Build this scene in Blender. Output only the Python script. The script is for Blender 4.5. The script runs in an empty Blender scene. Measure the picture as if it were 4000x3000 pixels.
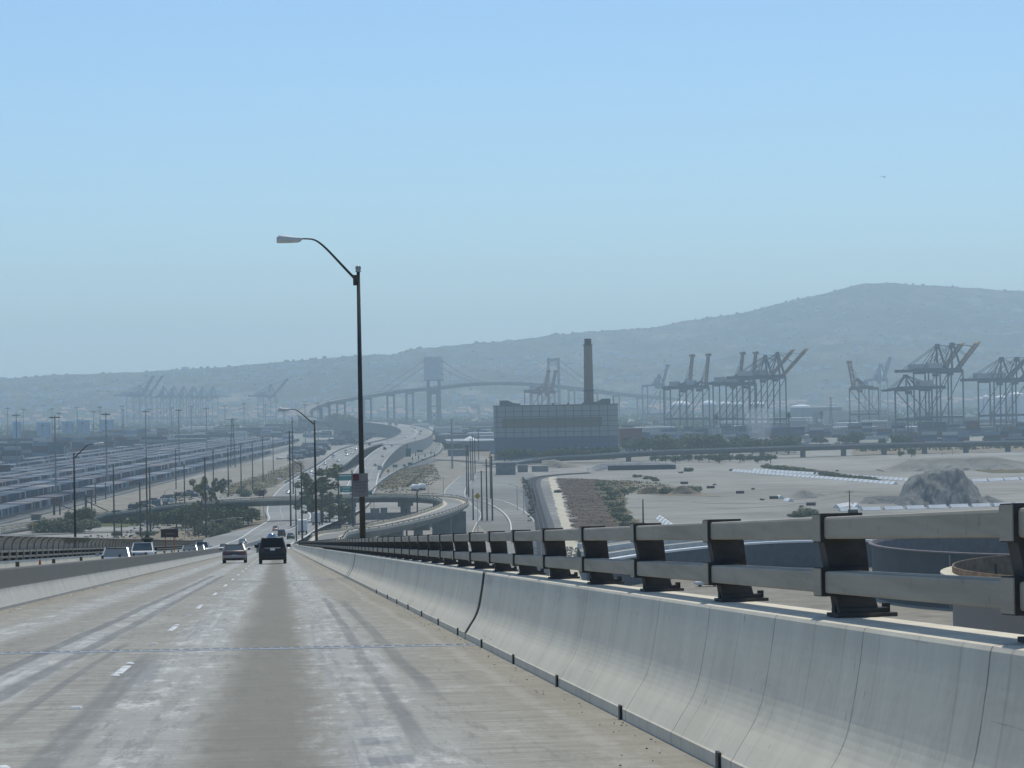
import bpy, math, random
from mathutils import Vector, Matrix
random.seed(7)
R_=math.radians
# ------------------------------------------------------------------ camera, sky, sun, exposure
CZ=42.0; F_PX=10000.0; ROLL=R_(1.0); HORIZ=1553.0; PITCH=math.atan((HORIZ-1500)/F_PX)
_X=Vector((1,0,0)); _F=Vector((0,math.cos(PITCH),math.sin(PITCH))); _U0=Vector((0,-math.sin(PITCH),math.cos(PITCH)))
_R=_X*math.cos(ROLL)-_U0*math.sin(ROLL); _U=_X*math.sin(ROLL)+_U0*math.cos(ROLL)
sc=bpy.context.scene; C=sc.collection
cd=bpy.data.cameras.new('camera'); cam=bpy.data.objects.new('camera',cd); C.objects.link(cam); sc.camera=cam
cd.sensor_width=36; cd.lens=36*F_PX/4000; cd.clip_start=0.3; cd.clip_end=60000
m=Matrix((( _R.x,_U.x,-_F.x,0),(_R.y,_U.y,-_F.y,0),(_R.z,_U.z,-_F.z,CZ),(0,0,0,1))); cam.matrix_world=m
SUN_EL=R_(64); SUN_AZ=R_(10)
w=bpy.data.worlds.new('World'); sc.world=w; w.use_nodes=True
wn=w.node_tree.nodes; wl=w.node_tree.links
bg=wn['Background']; sky=wn.new('ShaderNodeTexSky'); sky.sky_type='NISHITA'; sky.sun_disc=False
sky.sun_elevation=SUN_EL; sky.sun_rotation=SUN_AZ; sky.air_density=1.0; sky.dust_density=1.1; sky.ozone_density=1.0; sky.altitude=600
tn=wn.new('ShaderNodeMix'); tn.data_type='RGBA'; tn.blend_type='MULTIPLY'; tn.inputs[0].default_value=1; tn.inputs[7].default_value=(0.74,0.975,1.16,1); wl.new(sky.outputs[0],tn.inputs[6]); wl.new(tn.outputs[2],bg.inputs[0]); bg.inputs[1].default_value=0.12
sd=bpy.data.lights.new('sun','SUN'); sd.energy=3.15; sd.angle=R_(0.5); sd.color=(1,0.96,0.84)
so=bpy.data.objects.new('sun',sd); C.objects.link(so)
sv=Vector((math.sin(SUN_AZ)*math.cos(SUN_EL),math.cos(SUN_AZ)*math.cos(SUN_EL),math.sin(SUN_EL)))
so.rotation_euler=sv.to_track_quat('Z','Y').to_euler(); so.location=(0,0,300)
sc.view_settings.view_transform='Standard'; sc.view_settings.look='None'; sc.view_settings.gamma=1; sc.view_settings.exposure=-0.1
HAZE_DENS=1.35e-4; HAZE_COL=(0.74,0.92,1.0)
sc.render.engine='CYCLES'; cy=sc.cycles; cy.use_denoising=True; cy.max_bounces=6; cy.diffuse_bounces=3; cy.glossy_bounces=3
cy.volume_bounces=1; cy.transparent_max_bounces=8; cy.use_adaptive_sampling=True; cy.adaptive_threshold=0.02
# ------------------------------------------------------------------ projection helpers (pixel of the 4000x3000 photo -> ground point)
def hy(px): return HORIZ-(px-2000)*math.tan(ROLL)
def ray(px,py): return _F+_R*((px-2000)/F_PX)+_U*((1500-py)/F_PX)
def at(px,py,z=0.0):
    d=ray(px,py); t=(z-CZ)/d.z; return Vector((d.x*t,d.y*t,z))
def aty(px,py,y):
    d=ray(px,py); t=y/d.y; return Vector((d.x*t,y,CZ+d.z*t))
# ------------------------------------------------------------------ materials
MATS={}
def nodes_of(name):
    mt=bpy.data.materials.new(name); mt.use_nodes=True; nt=mt.node_tree
    return mt,nt,nt.nodes['Principled BSDF']
def mat(name,col,rough=0.8,metal=0.0,var=0.18,scale=0.6,bump=0.0,spec=0.3,col2=None,coord='Object',emit=None,stretch=(1,1,1),det=6):
    if name in MATS: return MATS[name]
    mt,nt,b=nodes_of(name); N=nt.nodes; L=nt.links
    b.inputs['Roughness'].default_value=rough; b.inputs['Metallic'].default_value=metal
    b.inputs['Specular IOR Level'].default_value=spec
    tc=N.new('ShaderNodeTexCoord'); mp=N.new('ShaderNodeMapping'); mp.inputs['Scale'].default_value=stretch
    L.new(tc.outputs[coord],mp.inputs[0])
    nz=N.new('ShaderNodeTexNoise'); nz.inputs['Scale'].default_value=scale; nz.inputs['Detail'].default_value=det; nz.inputs['Roughness'].default_value=0.62
    L.new(mp.outputs[0],nz.inputs['Vector'])
    rp=N.new('ShaderNodeValToRGB'); c2=col2 or tuple(min(1,c*(1+var)) for c in col)
    c1=col if col2 else tuple(c*(1-var) for c in col)
    rp.color_ramp.elements[0].position=0.32; rp.color_ramp.elements[1].position=0.68
    rp.color_ramp.elements[0].color=(*c1,1); rp.color_ramp.elements[1].color=(*c2,1)
    L.new(nz.outputs[0],rp.inputs[0]); L.new(rp.outputs[0],b.inputs['Base Color'])
    if bump:
        bp=N.new('ShaderNodeBump'); bp.inputs['Strength'].default_value=bump; bp.inputs['Distance'].default_value=0.05
        n2=N.new('ShaderNodeTexNoise'); n2.inputs['Scale'].default_value=scale*8; n2.inputs['Detail'].default_value=4
        L.new(mp.outputs[0],n2.inputs['Vector']); L.new(n2.outputs[0],bp.inputs['Height']); L.new(bp.outputs[0],b.inputs['Normal'])
    if emit:
        b.inputs['Emission Color'].default_value=(*emit[0],1); b.inputs['Emission Strength'].default_value=emit[1]
    MATS[name]=mt; return mt
class ND:
    """tiny node-expression helper"""
    def __init__(s,nt): s.nt=nt; s.N=nt.nodes; s.L=nt.links
    def m(s,op,a,b=None,c=None,clamp=False):
        n=s.N.new('ShaderNodeMath'); n.operation=op; n.use_clamp=clamp
        for i,v in enumerate((a,b,c)):
            if v is None: continue
            if isinstance(v,(int,float)): n.inputs[i].default_value=v
            else: s.L.new(v,n.inputs[i])
        return n.outputs[0]
    def band(s,x,c,hw,soft):   # 1 inside |x-c|<hw falling to 0 over soft
        d=s.m('ABSOLUTE',s.m('SUBTRACT',x,c)); n=s.N.new('ShaderNodeMapRange'); n.interpolation_type='SMOOTHSTEP'
        s.L.new(d,n.inputs[0]); n.inputs[1].default_value=hw; n.inputs[2].default_value=hw+soft; n.inputs[3].default_value=1; n.inputs[4].default_value=0
        return n.outputs[0]
    def rng(s,x,a,b,lo=0,hi=1):
        n=s.N.new('ShaderNodeMapRange'); n.interpolation_type='SMOOTHSTEP'; s.L.new(x,n.inputs[0])
        for i,v in ((1,a),(2,b),(3,lo),(4,hi)): n.inputs[i].default_value=v
        return n.outputs[0]
    def noise(s,vec,scale=1,det=5,rough=.6,stretch=None):
        if stretch:
            mp=s.N.new('ShaderNodeMapping'); mp.inputs['Scale'].default_value=stretch; s.L.new(vec,mp.inputs[0]); vec=mp.outputs[0]
        n=s.N.new('ShaderNodeTexNoise'); n.inputs['Scale'].default_value=scale; n.inputs['Detail'].default_value=det; n.inputs['Roughness'].default_value=rough
        s.L.new(vec,n.inputs['Vector']); return n.outputs[0]
    def mix(s,f,a,b):
        n=s.N.new('ShaderNodeMix'); n.data_type='RGBA'
        if isinstance(f,(int,float)): n.inputs[0].default_value=f
        else: s.L.new(f,n.inputs[0])
        for i,v in ((6,a),(7,b)):
            if isinstance(v,tuple): n.inputs[i].default_value=(*v,1)
            else: s.L.new(v,n.inputs[i])
        return n.outputs[2]
# ------------------------------------------------------------------ mesh helpers
class MB:
    def __init__(s): s.v=[]; s.f=[]; s.uv=None; s.mi=[]; s.cur=0
    def add(s,vs,fs):
        b=len(s.v); s.v+= [tuple(v) for v in vs]; s.f+=[tuple(i+b for i in f) for f in fs]; s.mi+=[s.cur]*len(fs); return s
    def box(s,c,d,rz=0,taper=1.0):
        x,y,z=d[0]/2,d[1]/2,d[2]/2; cr,sr=math.cos(rz),math.sin(rz); vs=[]
        for sz in (-1,1):
            k=taper if sz>0 else 1
            for sx,sy in ((-1,-1),(1,-1),(1,1),(-1,1)):
                a,b=sx*x*k,sy*y*k; vs.append((c[0]+a*cr-b*sr,c[1]+a*sr+b*cr,c[2]+sz*z))
        return s.add(vs,[(3,2,1,0),(4,5,6,7),(0,1,5,4),(1,2,6,5),(2,3,7,6),(3,0,4,7)])
    def tube(s,pts,r,n=8,caps=True):
        pts=[Vector(p) for p in pts]; k=len(pts)
        rs=r if isinstance(r,(list,tuple)) else [r]*k; vs=[]; fs=[]
        prev=None
        for i,p in enumerate(pts):
            t=(pts[min(i+1,k-1)]-pts[max(i-1,0)]); t.normalize()
            if prev is None:
                a=Vector((0,0,1)) if abs(t.z)<0.9 else Vector((1,0,0)); u=t.cross(a).normalized()
            else: u=(prev-t*prev.dot(t)).normalized()
            prev=u; w_=t.cross(u)
            for j in range(n):
                q=2*math.pi*(j+.5)/n; vs.append(p+(u*math.cos(q)+w_*math.sin(q))*rs[i])
        for i in range(k-1):
            for j in range(n): fs.append((i*n+j,i*n+(j+1)%n,(i+1)*n+(j+1)%n,(i+1)*n+j))
        if caps: fs.append(tuple(range(n-1,-1,-1))); fs.append(tuple((k-1)*n+j for j in range(n)))
        return s.add(vs,fs)
    def bar(s,a,b,wd,ht=None):   # rectangular bar between two points
        a,b=Vector(a),Vector(b); ht=ht or wd; t=(b-a).normalized(); up=Vector((0,0,1)) if abs(t.z)<0.95 else Vector((0,1,0))
        u=t.cross(up).normalized()*(wd/2); v=u.cross(t).normalized()*(ht/2)
        vs=[a-u-v,a+u-v,a+u+v,a-u+v,b-u-v,b+u-v,b+u+v,b-u+v]
        return s.add(vs,[(0,1,2,3),(7,6,5,4),(0,4,5,1),(1,5,6,2),(2,6,7,3),(3,7,4,0)])
    def lathe(s,prof,c=(0,0,0),n=24):
        vs=[];fs=[];k=len(prof)
        for r,z in prof:
            for j in range(n): q=2*math.pi*j/n; vs.append((c[0]+r*math.cos(q),c[1]+r*math.sin(q),c[2]+z))
        for i in range(k-1):
            for j in range(n): fs.append((i*n+j,i*n+(j+1)%n,(i+1)*n+(j+1)%n,(i+1)*n+j))
        return s.add(vs,fs)
    def sweep(s,rows,closed=False,caps=False):   # rows: list of rings (lists of points)
        n=len(rows[0]); vs=[p for r in rows for p in r]; fs=[]
        for i in range(len(rows)-1):
            for j in range(n if closed else n-1):
                j2=(j+1)%n; fs.append((i*n+j,i*n+j2,(i+1)*n+j2,(i+1)*n+j))
        if caps: fs.append(tuple(range(n-1,-1,-1))); fs.append(tuple((len(rows)-1)*n+j for j in range(n)))
        return s.add(vs,fs)
    def prism(s,poly,z0,z1):
        n=len(poly); vs=[(p[0],p[1],z0) for p in poly]+[(p[0],p[1],z1) for p in poly]
        return s.add(vs,[tuple(range(n-1,-1,-1)),tuple(range(n,2*n))]+[(i,(i+1)%n,(i+1)%n+n,i+n) for i in range(n)])
    def mesh(s,name,smooth=False):
        me=bpy.data.meshes.new(name); me.from_pydata(s.v,[],s.f)
        if smooth: me.polygons.foreach_set('use_smooth',[True]*len(me.polygons))
        return me
    def build(s,name,mt,parent=None,smooth=False,bevel=0,**kw):
        me=s.mesh(name,smooth)
        ms=mt if isinstance(mt,(list,tuple)) else [mt]
        for q in ms: me.materials.append(q)
        if len(ms)>1: me.polygons.foreach_set('material_index',s.mi)
        if s.uv:
            ul=me.uv_layers.new(name='UVMap')
            for lp in me.loops: ul.data[lp.index].uv=s.uv[lp.vertex_index]
        o=bpy.data.objects.new(name,me); C.objects.link(o)
        if parent: o.parent=parent
        if bevel:
            bm=o.modifiers.new('b','BEVEL'); bm.width=bevel; bm.segments=2; bm.limit_method='ANGLE'
        tag(o,**kw); return o
def tag(o,label=None,cat=None,group=None,kind=None):
    if label: o['label']=label
    if cat: o['category']=cat
    if group: o['group']=group
    if kind: o['kind']=kind
    return o
def thing(name,label,cat,loc=(0,0,0),rz=0,group=None):
    o=bpy.data.objects.new(name,None); C.objects.link(o); o.location=loc; o.rotation_euler=(0,0,rz); o.empty_display_size=.5
    return tag(o,label,cat,group)
def kids(o): return [c for c in C.objects if c.parent==o]
def copy_tree(o,parent=None,_ch={}):
    c=o.copy(); C.objects.link(c); c.parent=parent
    for ch in list(o.children): copy_tree(ch,c)
    return c
ORD=['first','second','third','fourth','fifth','sixth','seventh','eighth','ninth','tenth','eleventh','twelfth','thirteenth','fourteenth','fifteenth','sixteenth','seventeenth','eighteenth','nineteenth','twentieth']+['twenty-'+q for q in ('first','second','third','fourth','fifth','sixth','seventh','eighth','ninth')]+['thirtieth']+['thirty-'+q for q in ('first','second','third','fourth','fifth','sixth','seventh','eighth','ninth')]
def interp(tab,x):
    if x<=tab[0][0]: return tab[0][1]
    for (a,b),(c,d) in zip(tab,tab[1:]):
        if x<=c:
            t=(x-a)/(c-a); return b+(d-b)*t
    return tab[-1][1]
def catmull(P,n=8):
    P=[Vector(p) for p in P]; out=[]
    for i in range(len(P)-1):
        p0=P[max(i-1,0)];p1=P[i];p2=P[i+1];p3=P[min(i+2,len(P)-1)]
        for k in range(n):
            t=k/n; out.append(0.5*((2*p1)+(p2-p0)*t+(2*p0-5*p1+4*p2-p3)*t*t+(3*p1-p0-3*p2+p3)*t**3))
    out.append(P[-1]); return out
# ------------------------------------------------------------------ road alignment
PSI=R_(-5.287); HD=Vector((math.sin(PSI),math.cos(PSI),0)); RT=Vector((math.cos(PSI),-math.sin(PSI),0)); G=0.05478
OFF=[(0,0),(540,0),(600,2.4),(650,5),(700,7.4),(770,10.8),(870,15.2),(1020,23),(1100,27)]
def zr(s):
    if s<=400: return CZ-1.45-G*s
    t=min(s-400,680); return CZ-1.45-G*400-G*t+G/(2*680)*t*t
def Pr(lat,s,h=0.0):
    cs=-0.02*max(0,-6.65-lat)
    o=interp(OFF,s); p=HD*s+RT*(lat+o); return Vector((p.x,p.y,zr(s)+h+cs))
def srange(a,b,st):
    n=max(1,int(round((b-a)/st))); return [a+(b-a)*i/n for i in range(n+1)]
def ribbon(mb,path,offs,dz=0.0,uvs=True):   # offs: list of (lateral offset, height)
    rows=[]; k=len(path); uv=[]; acc=0
    for i,p in enumerate(path):
        t=(path[min(i+1,k-1)]-path[max(i-1,0)]); t.z=0; t.normalize(); r=Vector((t.y,-t.x,0))
        if i: acc+=(p-path[i-1]).length
        rows.append([p+r*o+Vector((0,0,h+dz)) for o,h in offs]); uv+=[(o,acc) for o,h in offs]
    mb.sweep(rows); return uv
# ================================================================== MATERIALS
M={}
M['barrier']=None
def ground_material():
    mt,nt,b=nodes_of('ground_mat'); e=ND(nt); tc=e.N.new('ShaderNodeTexCoord').outputs['Object']
    n1=e.noise(tc,0.004,6); n2=e.noise(tc,0.03,6,.7); n3=e.noise(tc,0.4,4,.6); n4=e.noise(tc,0.012,5,.6,(1,.35,1))
    a=e.mix(e.rng(n1,.4,.62),(0.36,0.34,0.30),(0.24,0.215,0.175))
    a=e.mix(e.m('MULTIPLY',e.rng(n2,.45,.7),.6),a,(0.16,0.145,0.115))
    a=e.mix(e.m('MULTIPLY',e.rng(n4,.5,.72),.5),a,(0.42,0.41,0.38))
    a=e.mix(e.m('MULTIPLY',n3,.25),a,(0.1,0.1,0.09))
    e.L.new(a,b.inputs['Base Color']); b.inputs['Roughness'].default_value=.95; b.inputs['Specular IOR Level'].default_value=.1
    return mt
M['ground']=ground_material()
def yard_material(name,c1,c2,dark,sc=1.0,tracks=.5):
    mt,nt,b=nodes_of(name); e=ND(nt); tc=e.N.new('ShaderNodeTexCoord').outputs['Object']
    n1=e.noise(tc,.006*sc,6,.65,(1,.6,1)); n2=e.noise(tc,.05*sc,7,.72,(.6,1.6,1)); n3=e.noise(tc,.5*sc,5,.7,(.5,1.4,1)); n4=e.noise(tc,.018*sc,4,.5)
    a=e.mix(e.rng(n1,.36,.64),c1,c2); a=e.mix(e.m('MULTIPLY',e.rng(n2,.42,.66),.6),a,dark); a=e.mix(e.m('MULTIPLY',e.rng(n3,.5,.75),.45),a,dark)
    wv=e.N.new('ShaderNodeTexWave'); wv.wave_type='BANDS'; wv.bands_direction='Y'; wv.inputs['Scale'].default_value=.035*sc; wv.inputs['Distortion'].default_value=14; wv.inputs['Detail'].default_value=3; wv.inputs['Detail Scale'].default_value=.5
    e.L.new(tc,wv.inputs['Vector'])
    k=e.m('MULTIPLY',e.band(wv.outputs['Fac'],.5,.02,.10),e.rng(n4,.45,.6)); a=e.mix(e.m('MULTIPLY',k,tracks),a,dark)
    k2=e.m('MULTIPLY',e.rng(n2,.25,.38,1,0),.5); a=e.mix(k2,a,tuple(min(1,c*1.25) for c in c2))
    e.L.new(a,b.inputs['Base Color']); b.inputs['Roughness'].default_value=.95; b.inputs['Specular IOR Level'].default_value=.1; return mt
M['gravel']=yard_material('gravel_grey',(0.25,0.235,0.20),(0.37,0.35,0.305),(0.165,0.155,0.13),1.0,.6)
M['lot']=yard_material('lot_concrete',(0.205,0.20,0.18),(0.30,0.29,0.26),(0.14,0.135,0.12),1.4,.5)
M['dirt']=mat('dirt_tan',(0.185,0.165,0.13),.95,col2=(0.33,0.295,0.235),scale=.09,spec=.1)
M['dirt2']=mat('dirt_brown',(0.17,0.135,0.095),.95,col2=(0.28,0.235,0.165),scale=.08,spec=.1)
M['weeds']=mat('weeds',(0.085,0.07,0.04),.95,col2=(0.20,0.165,0.095),scale=.12,spec=.05)
M['weedr']=mat('weeds_red',(0.05,0.033,0.033),.95,col2=(0.15,0.115,0.075),scale=.09,spec=.05)
M['grass']=mat('grass_green',(0.06,0.075,0.03),.95,col2=(0.13,0.13,0.06),scale=.15,spec=.05)
M['asph']=mat('asphalt',(0.10,0.105,0.105),.9,col2=(0.16,0.165,0.165),scale=.12,spec=.2)
M['conc']=yard_material('concrete_road_far',(0.24,0.235,0.215),(0.32,0.315,0.295),(0.19,0.185,0.17),3.0,.2)
M['shoulder']=mat('concrete_shoulder',(0.46,0.40,0.30),.9,col2=(0.58,0.52,0.41),scale=.15,spec=.1)
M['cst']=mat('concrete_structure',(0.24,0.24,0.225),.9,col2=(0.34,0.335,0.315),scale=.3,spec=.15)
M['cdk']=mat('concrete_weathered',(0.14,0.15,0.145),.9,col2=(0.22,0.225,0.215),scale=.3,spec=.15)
M['white']=mat('white_paint',(0.72,0.72,0.70),.6,var=.08,scale=2)
M['wline']=mat('road_paint',(0.62,0.62,0.60),.7,var=.15,scale=1.5)
M['galv']=mat('galvanised',(0.33,0.33,0.32),.5,.6,var=.12,scale=3)
M['dsteel']=mat('dark_steel',(0.045,0.05,0.055),.55,.4,var=.25,scale=3)
def rail_material():
    mt,nt,b=nodes_of('rail_taupe_paint'); e=ND(nt); tc=e.N.new('ShaderNodeTexCoord').outputs['Object']
    n=e.noise(tc,1,5,.6,(1.2,.5,9)); n2=e.noise(tc,9,4,.6); n3=e.noise(tc,1,5,.7,(2,.35,1))
    a=e.mix(e.rng(n,.3,.7),(0.32,0.275,0.21),(0.41,0.36,0.285)); a=e.mix(e.m('MULTIPLY',e.rng(n3,.52,.7),.4),a,(0.24,0.215,0.17)); a=e.mix(e.m('MULTIPLY',e.rng(n2,.62,.7),.35),a,(0.17,0.13,0.10))
    e.L.new(a,b.inputs['Base Color']); b.inputs['Roughness'].default_value=.62; b.inputs['Specular IOR Level'].default_value=.25; return mt
M['railp']=rail_material()
M['railpost']=mat('rail_post_steel',(0.075,0.07,0.066),.7,0.0,var=.3,scale=5,spec=.2)
M['wood']=mat('pole_wood',(0.055,0.042,0.032),.9,var=.3,scale=2)
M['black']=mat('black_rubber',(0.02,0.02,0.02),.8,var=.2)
M['glass']=mat('car_glass',(0.03,0.045,0.05),.08,0,var=.1,spec=.8)
M['chrome']=mat('chrome',(0.5,0.5,0.5),.15,1,var=.05)
M['red']=mat('red_lens',(0.28,0.015,0.015),.3,0,var=.1,spec=.5)
M['lamp']=mat('clear_lens',(0.75,0.75,0.72),.15,0,var=.05,spec=.6)
M['green_sign']=mat('sign_green',(0.01,0.16,0.13),.5,0,var=.1,scale=1)
M['yellow']=mat('sign_yellow',(0.45,0.28,0.03),.5,0,var=.12)
M['orange']=mat('orange_paint',(0.50,0.10,0.02),.6,0,var=.12)
M['bark']=mat('bark',(0.10,0.08,0.06),.95,var=.3,scale=3)
M['leafA']=mat('leaf_dull_green',(0.06,0.08,0.03),.8,col2=(0.13,0.15,0.07),scale=.8,spec=.15)
M['leafB']=mat('leaf_grey_green',(0.10,0.115,0.055),.8,col2=(0.22,0.23,0.13),scale=.8,spec=.15)
M['leafP']=mat('leaf_palm',(0.045,0.065,0.028),.7,col2=(0.09,0.11,0.05),scale=.8,spec=.2)
def deck_material():
    mt,nt,b=nodes_of('bridge_deck_mat'); e=ND(nt); uv=e.N.new('ShaderNodeUVMap').outputs[0]
    sp=e.N.new('ShaderNodeSeparateXYZ'); e.L.new(uv,sp.inputs[0]); x,y=sp.outputs[0],sp.outputs[1]
    nA=e.noise(uv,1,7,.65,(.45,2.4,1)); nB=e.noise(uv,1,6,.7,(.9,9,1)); nC=e.noise(uv,1,4,.5,(.35,.09,1)); nF=e.noise(uv,26,4,.7,(1,1.6,1))
    nL=e.noise(uv,1,5,.6,(7,.12,1))
    nQ=e.noise(uv,1,9,.78,(3.2,.75,1)); nQ2=e.noise(uv,1,8,.75,(1.1,.35,1)); nQ3=e.noise(uv,1,8,.75,(7,.5,1))
    xw=e.m('ADD',e.m('ADD',x,e.m('MULTIPLY',e.m('SUBTRACT',nC,.5),.5)),e.m('MULTIPLY',e.m('SUBTRACT',nQ,.5),.55))
    nA2=e.noise(uv,1,8,.7,(1.1,5.5,1)); base=e.mix(e.m('ADD',e.m('MULTIPLY',e.rng(nA,.36,.64),.55),e.m('MULTIPLY',e.rng(nA2,.4,.62),.45)),(0.23,0.21,0.165),(0.365,0.345,0.29))
    base=e.mix(e.m('MULTIPLY',e.rng(nC,.42,.62),.35),base,(0.21,0.185,0.145))
    # lane-centre oil strip and pale wheel tracks
    nK=e.noise(uv,1,7,.75,(1.6,26,1)); nK2=e.noise(uv,1,6,.75,(.8,10,1))
    chalk=e.m('MULTIPLY',e.rng(nK,.46,.66),e.rng(nK2,.36,.62))
    base=e.mix(e.m('MULTIPLY',chalk,.75),base,(0.50,0.495,0.47))
    dk=e.m('MULTIPLY',e.rng(nK,.52,.34),e.rng(nK2,.6,.42)); base=e.mix(e.m('MULTIPLY',dk,.4),base,(0.20,0.185,0.155))
    tr=e.m('MAXIMUM',e.band(xw,-1.15,.28,.35),e.m('MAXIMUM',e.band(xw,.85,.28,.35),e.m('MAXIMUM',e.band(xw,-2.9,.2,.3),e.band(xw,-4.6,.25,.35))))
    base=e.mix(e.m('MULTIPLY',tr,e.m('MULTIPLY',e.rng(nB,.3,.6,.2,.8),e.rng(nC,.35,.6,.45,1.0))),base,(0.395,0.395,0.375))
    wq=e.m('MULTIPLY',e.m('MULTIPLY',e.rng(nQ,.49,.60),e.rng(nQ2,.42,.56)),e.m('ADD',e.m('MULTIPLY',tr,.75),.25)); base=e.mix(e.m('MULTIPLY',wq,.8),base,(0.60,0.585,0.545))
    dq=e.m('MULTIPLY',e.rng(nQ3,.50,.40),e.rng(nQ2,.56,.44)); base=e.mix(e.m('MULTIPLY',dq,.55),base,(0.175,0.17,0.155))
    ck2=e.m('MULTIPLY',e.m('MULTIPLY',e.rng(nL,.5,.68),tr),e.rng(nC,.4,.6)); base=e.mix(e.m('MULTIPLY',ck2,.7),base,(0.57,0.565,0.53))
    oil=e.band(xw,-.12,.22,.42)
    base=e.mix(e.m('MULTIPLY',oil,e.rng(nA2,.3,.7,.55,.85)),base,(0.165,0.153,0.118))
    oil2=e.band(xw,-3.85,.15,.5)
    base=e.mix(e.m('MULTIPLY',oil2,e.rng(nB,.35,.65,.1,.55)),base,(0.23,0.21,0.17))
    rub=e.m('MAXIMUM',e.band(xw,-1.45,.02,.25),e.band(xw,.62,.02,.22))
    base=e.mix(e.m('MULTIPLY',e.m('MULTIPLY',rub,e.rng(nL,.45,.62)),e.rng(nC,.35,.6,.2,.8)),base,(0.17,0.178,0.18))
    edge=e.m('MAXIMUM',e.band(x,2.5,.25,.6),e.band(x,-6.3,.15,.5))
    base=e.mix(e.m('MULTIPLY',edge,e.rng(nA2,.3,.7,.25,.6)),base,(0.265,0.23,0.17))
    base=e.mix(e.m('MULTIPLY',e.band(xw,2.2,.03,.09),e.rng(nA2,.35,.6,.1,.5)),base,(0.42,0.40,0.36))
    # skid marks: narrow dark curved bands
    def skid(c,s0,s1,hw,st,curv=0.0):
        cc=e.m('ADD',c,e.m('MULTIPLY',e.m('SUBTRACT',y,s0),curv))
        d=e.m('ABSOLUTE',e.m('SUBTRACT',e.m('ADD',x,e.m('MULTIPLY',e.m('SUBTRACT',nC,.5),.22)),cc)); q=e.rng(d,hw*.6,hw*1.5,1,0)
        q=e.m('MULTIPLY',q,e.band(y,(s0+s1)/2,(s1-s0)/2-2,4))
        return e.m('MULTIPLY',q,e.m('MULTIPLY',e.rng(nL,.3,.6,.65,1),st))
    for a in ((-3.28,24,118,.10,.75,.0035),(-2.72,24,116,.095,.7,.0025),(-1.58,12,34,.12,.6,-.006),(-2.28,20,38,.05,.55,.0),(.98,18,66,.07,.6,.004),(1.42,24,62,.08,.55,.003),(-1.0,12,30,.05,.2,.0)):
        base=e.mix(skid(*a),base,(0.125,0.13,0.13))
    # paired tyre scuffs
    yw=e.m('ADD',y,e.m('MULTIPLY',nC,3.0)); fr=e.m('FRACT',e.m('MULTIPLY',yw,.62)); sc_=e.m('MULTIPLY',e.band(fr,.5,.14,.1),e.m('MAXIMUM',e.band(x,.64,.05,.05),e.band(x,.80,.05,.05)))
    base=e.mix(e.m('MULTIPLY',e.m('MULTIPLY',sc_,e.m('MULTIPLY',e.band(y,17,6,4),e.rng(nC,.42,.55))),.5),base,(0.15,0.16,0.18))
    fr=e.m('FRACT',e.m('MULTIPLY',yw,.47)); sc_=e.m('MULTIPLY',e.band(fr,.5,.12,.1),e.m('MAXIMUM',e.band(x,-1.22,.10,.06),e.band(x,-.78,.07,.06)))
    base=e.mix(e.m('MULTIPLY',e.m('MULTIPLY',sc_,e.m('MULTIPLY',e.band(y,18,7,4),e.rng(nC,.45,.58))),.42),base,(0.16,0.17,0.19))
    base=e.mix(e.m('MULTIPLY',e.rng(nF,.4,.7),.35),base,(0.15,0.14,0.12)); base=e.mix(e.m('MULTIPLY',e.rng(nF,.4,.3),.3),base,(0.5,0.49,0.46))
    e.L.new(base,b.inputs['Base Color']); b.inputs['Roughness'].default_value=.82; b.inputs['Specular IOR Level'].default_value=.25
    bp=e.N.new('ShaderNodeBump'); bp.inputs['Strength'].default_value=.25; bp.inputs['Distance'].default_value=.01; e.L.new(nB,bp.inputs['Height']); e.L.new(bp.outputs[0],b.inputs['Normal'])
    return mt
M['deck']=deck_material()
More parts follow.
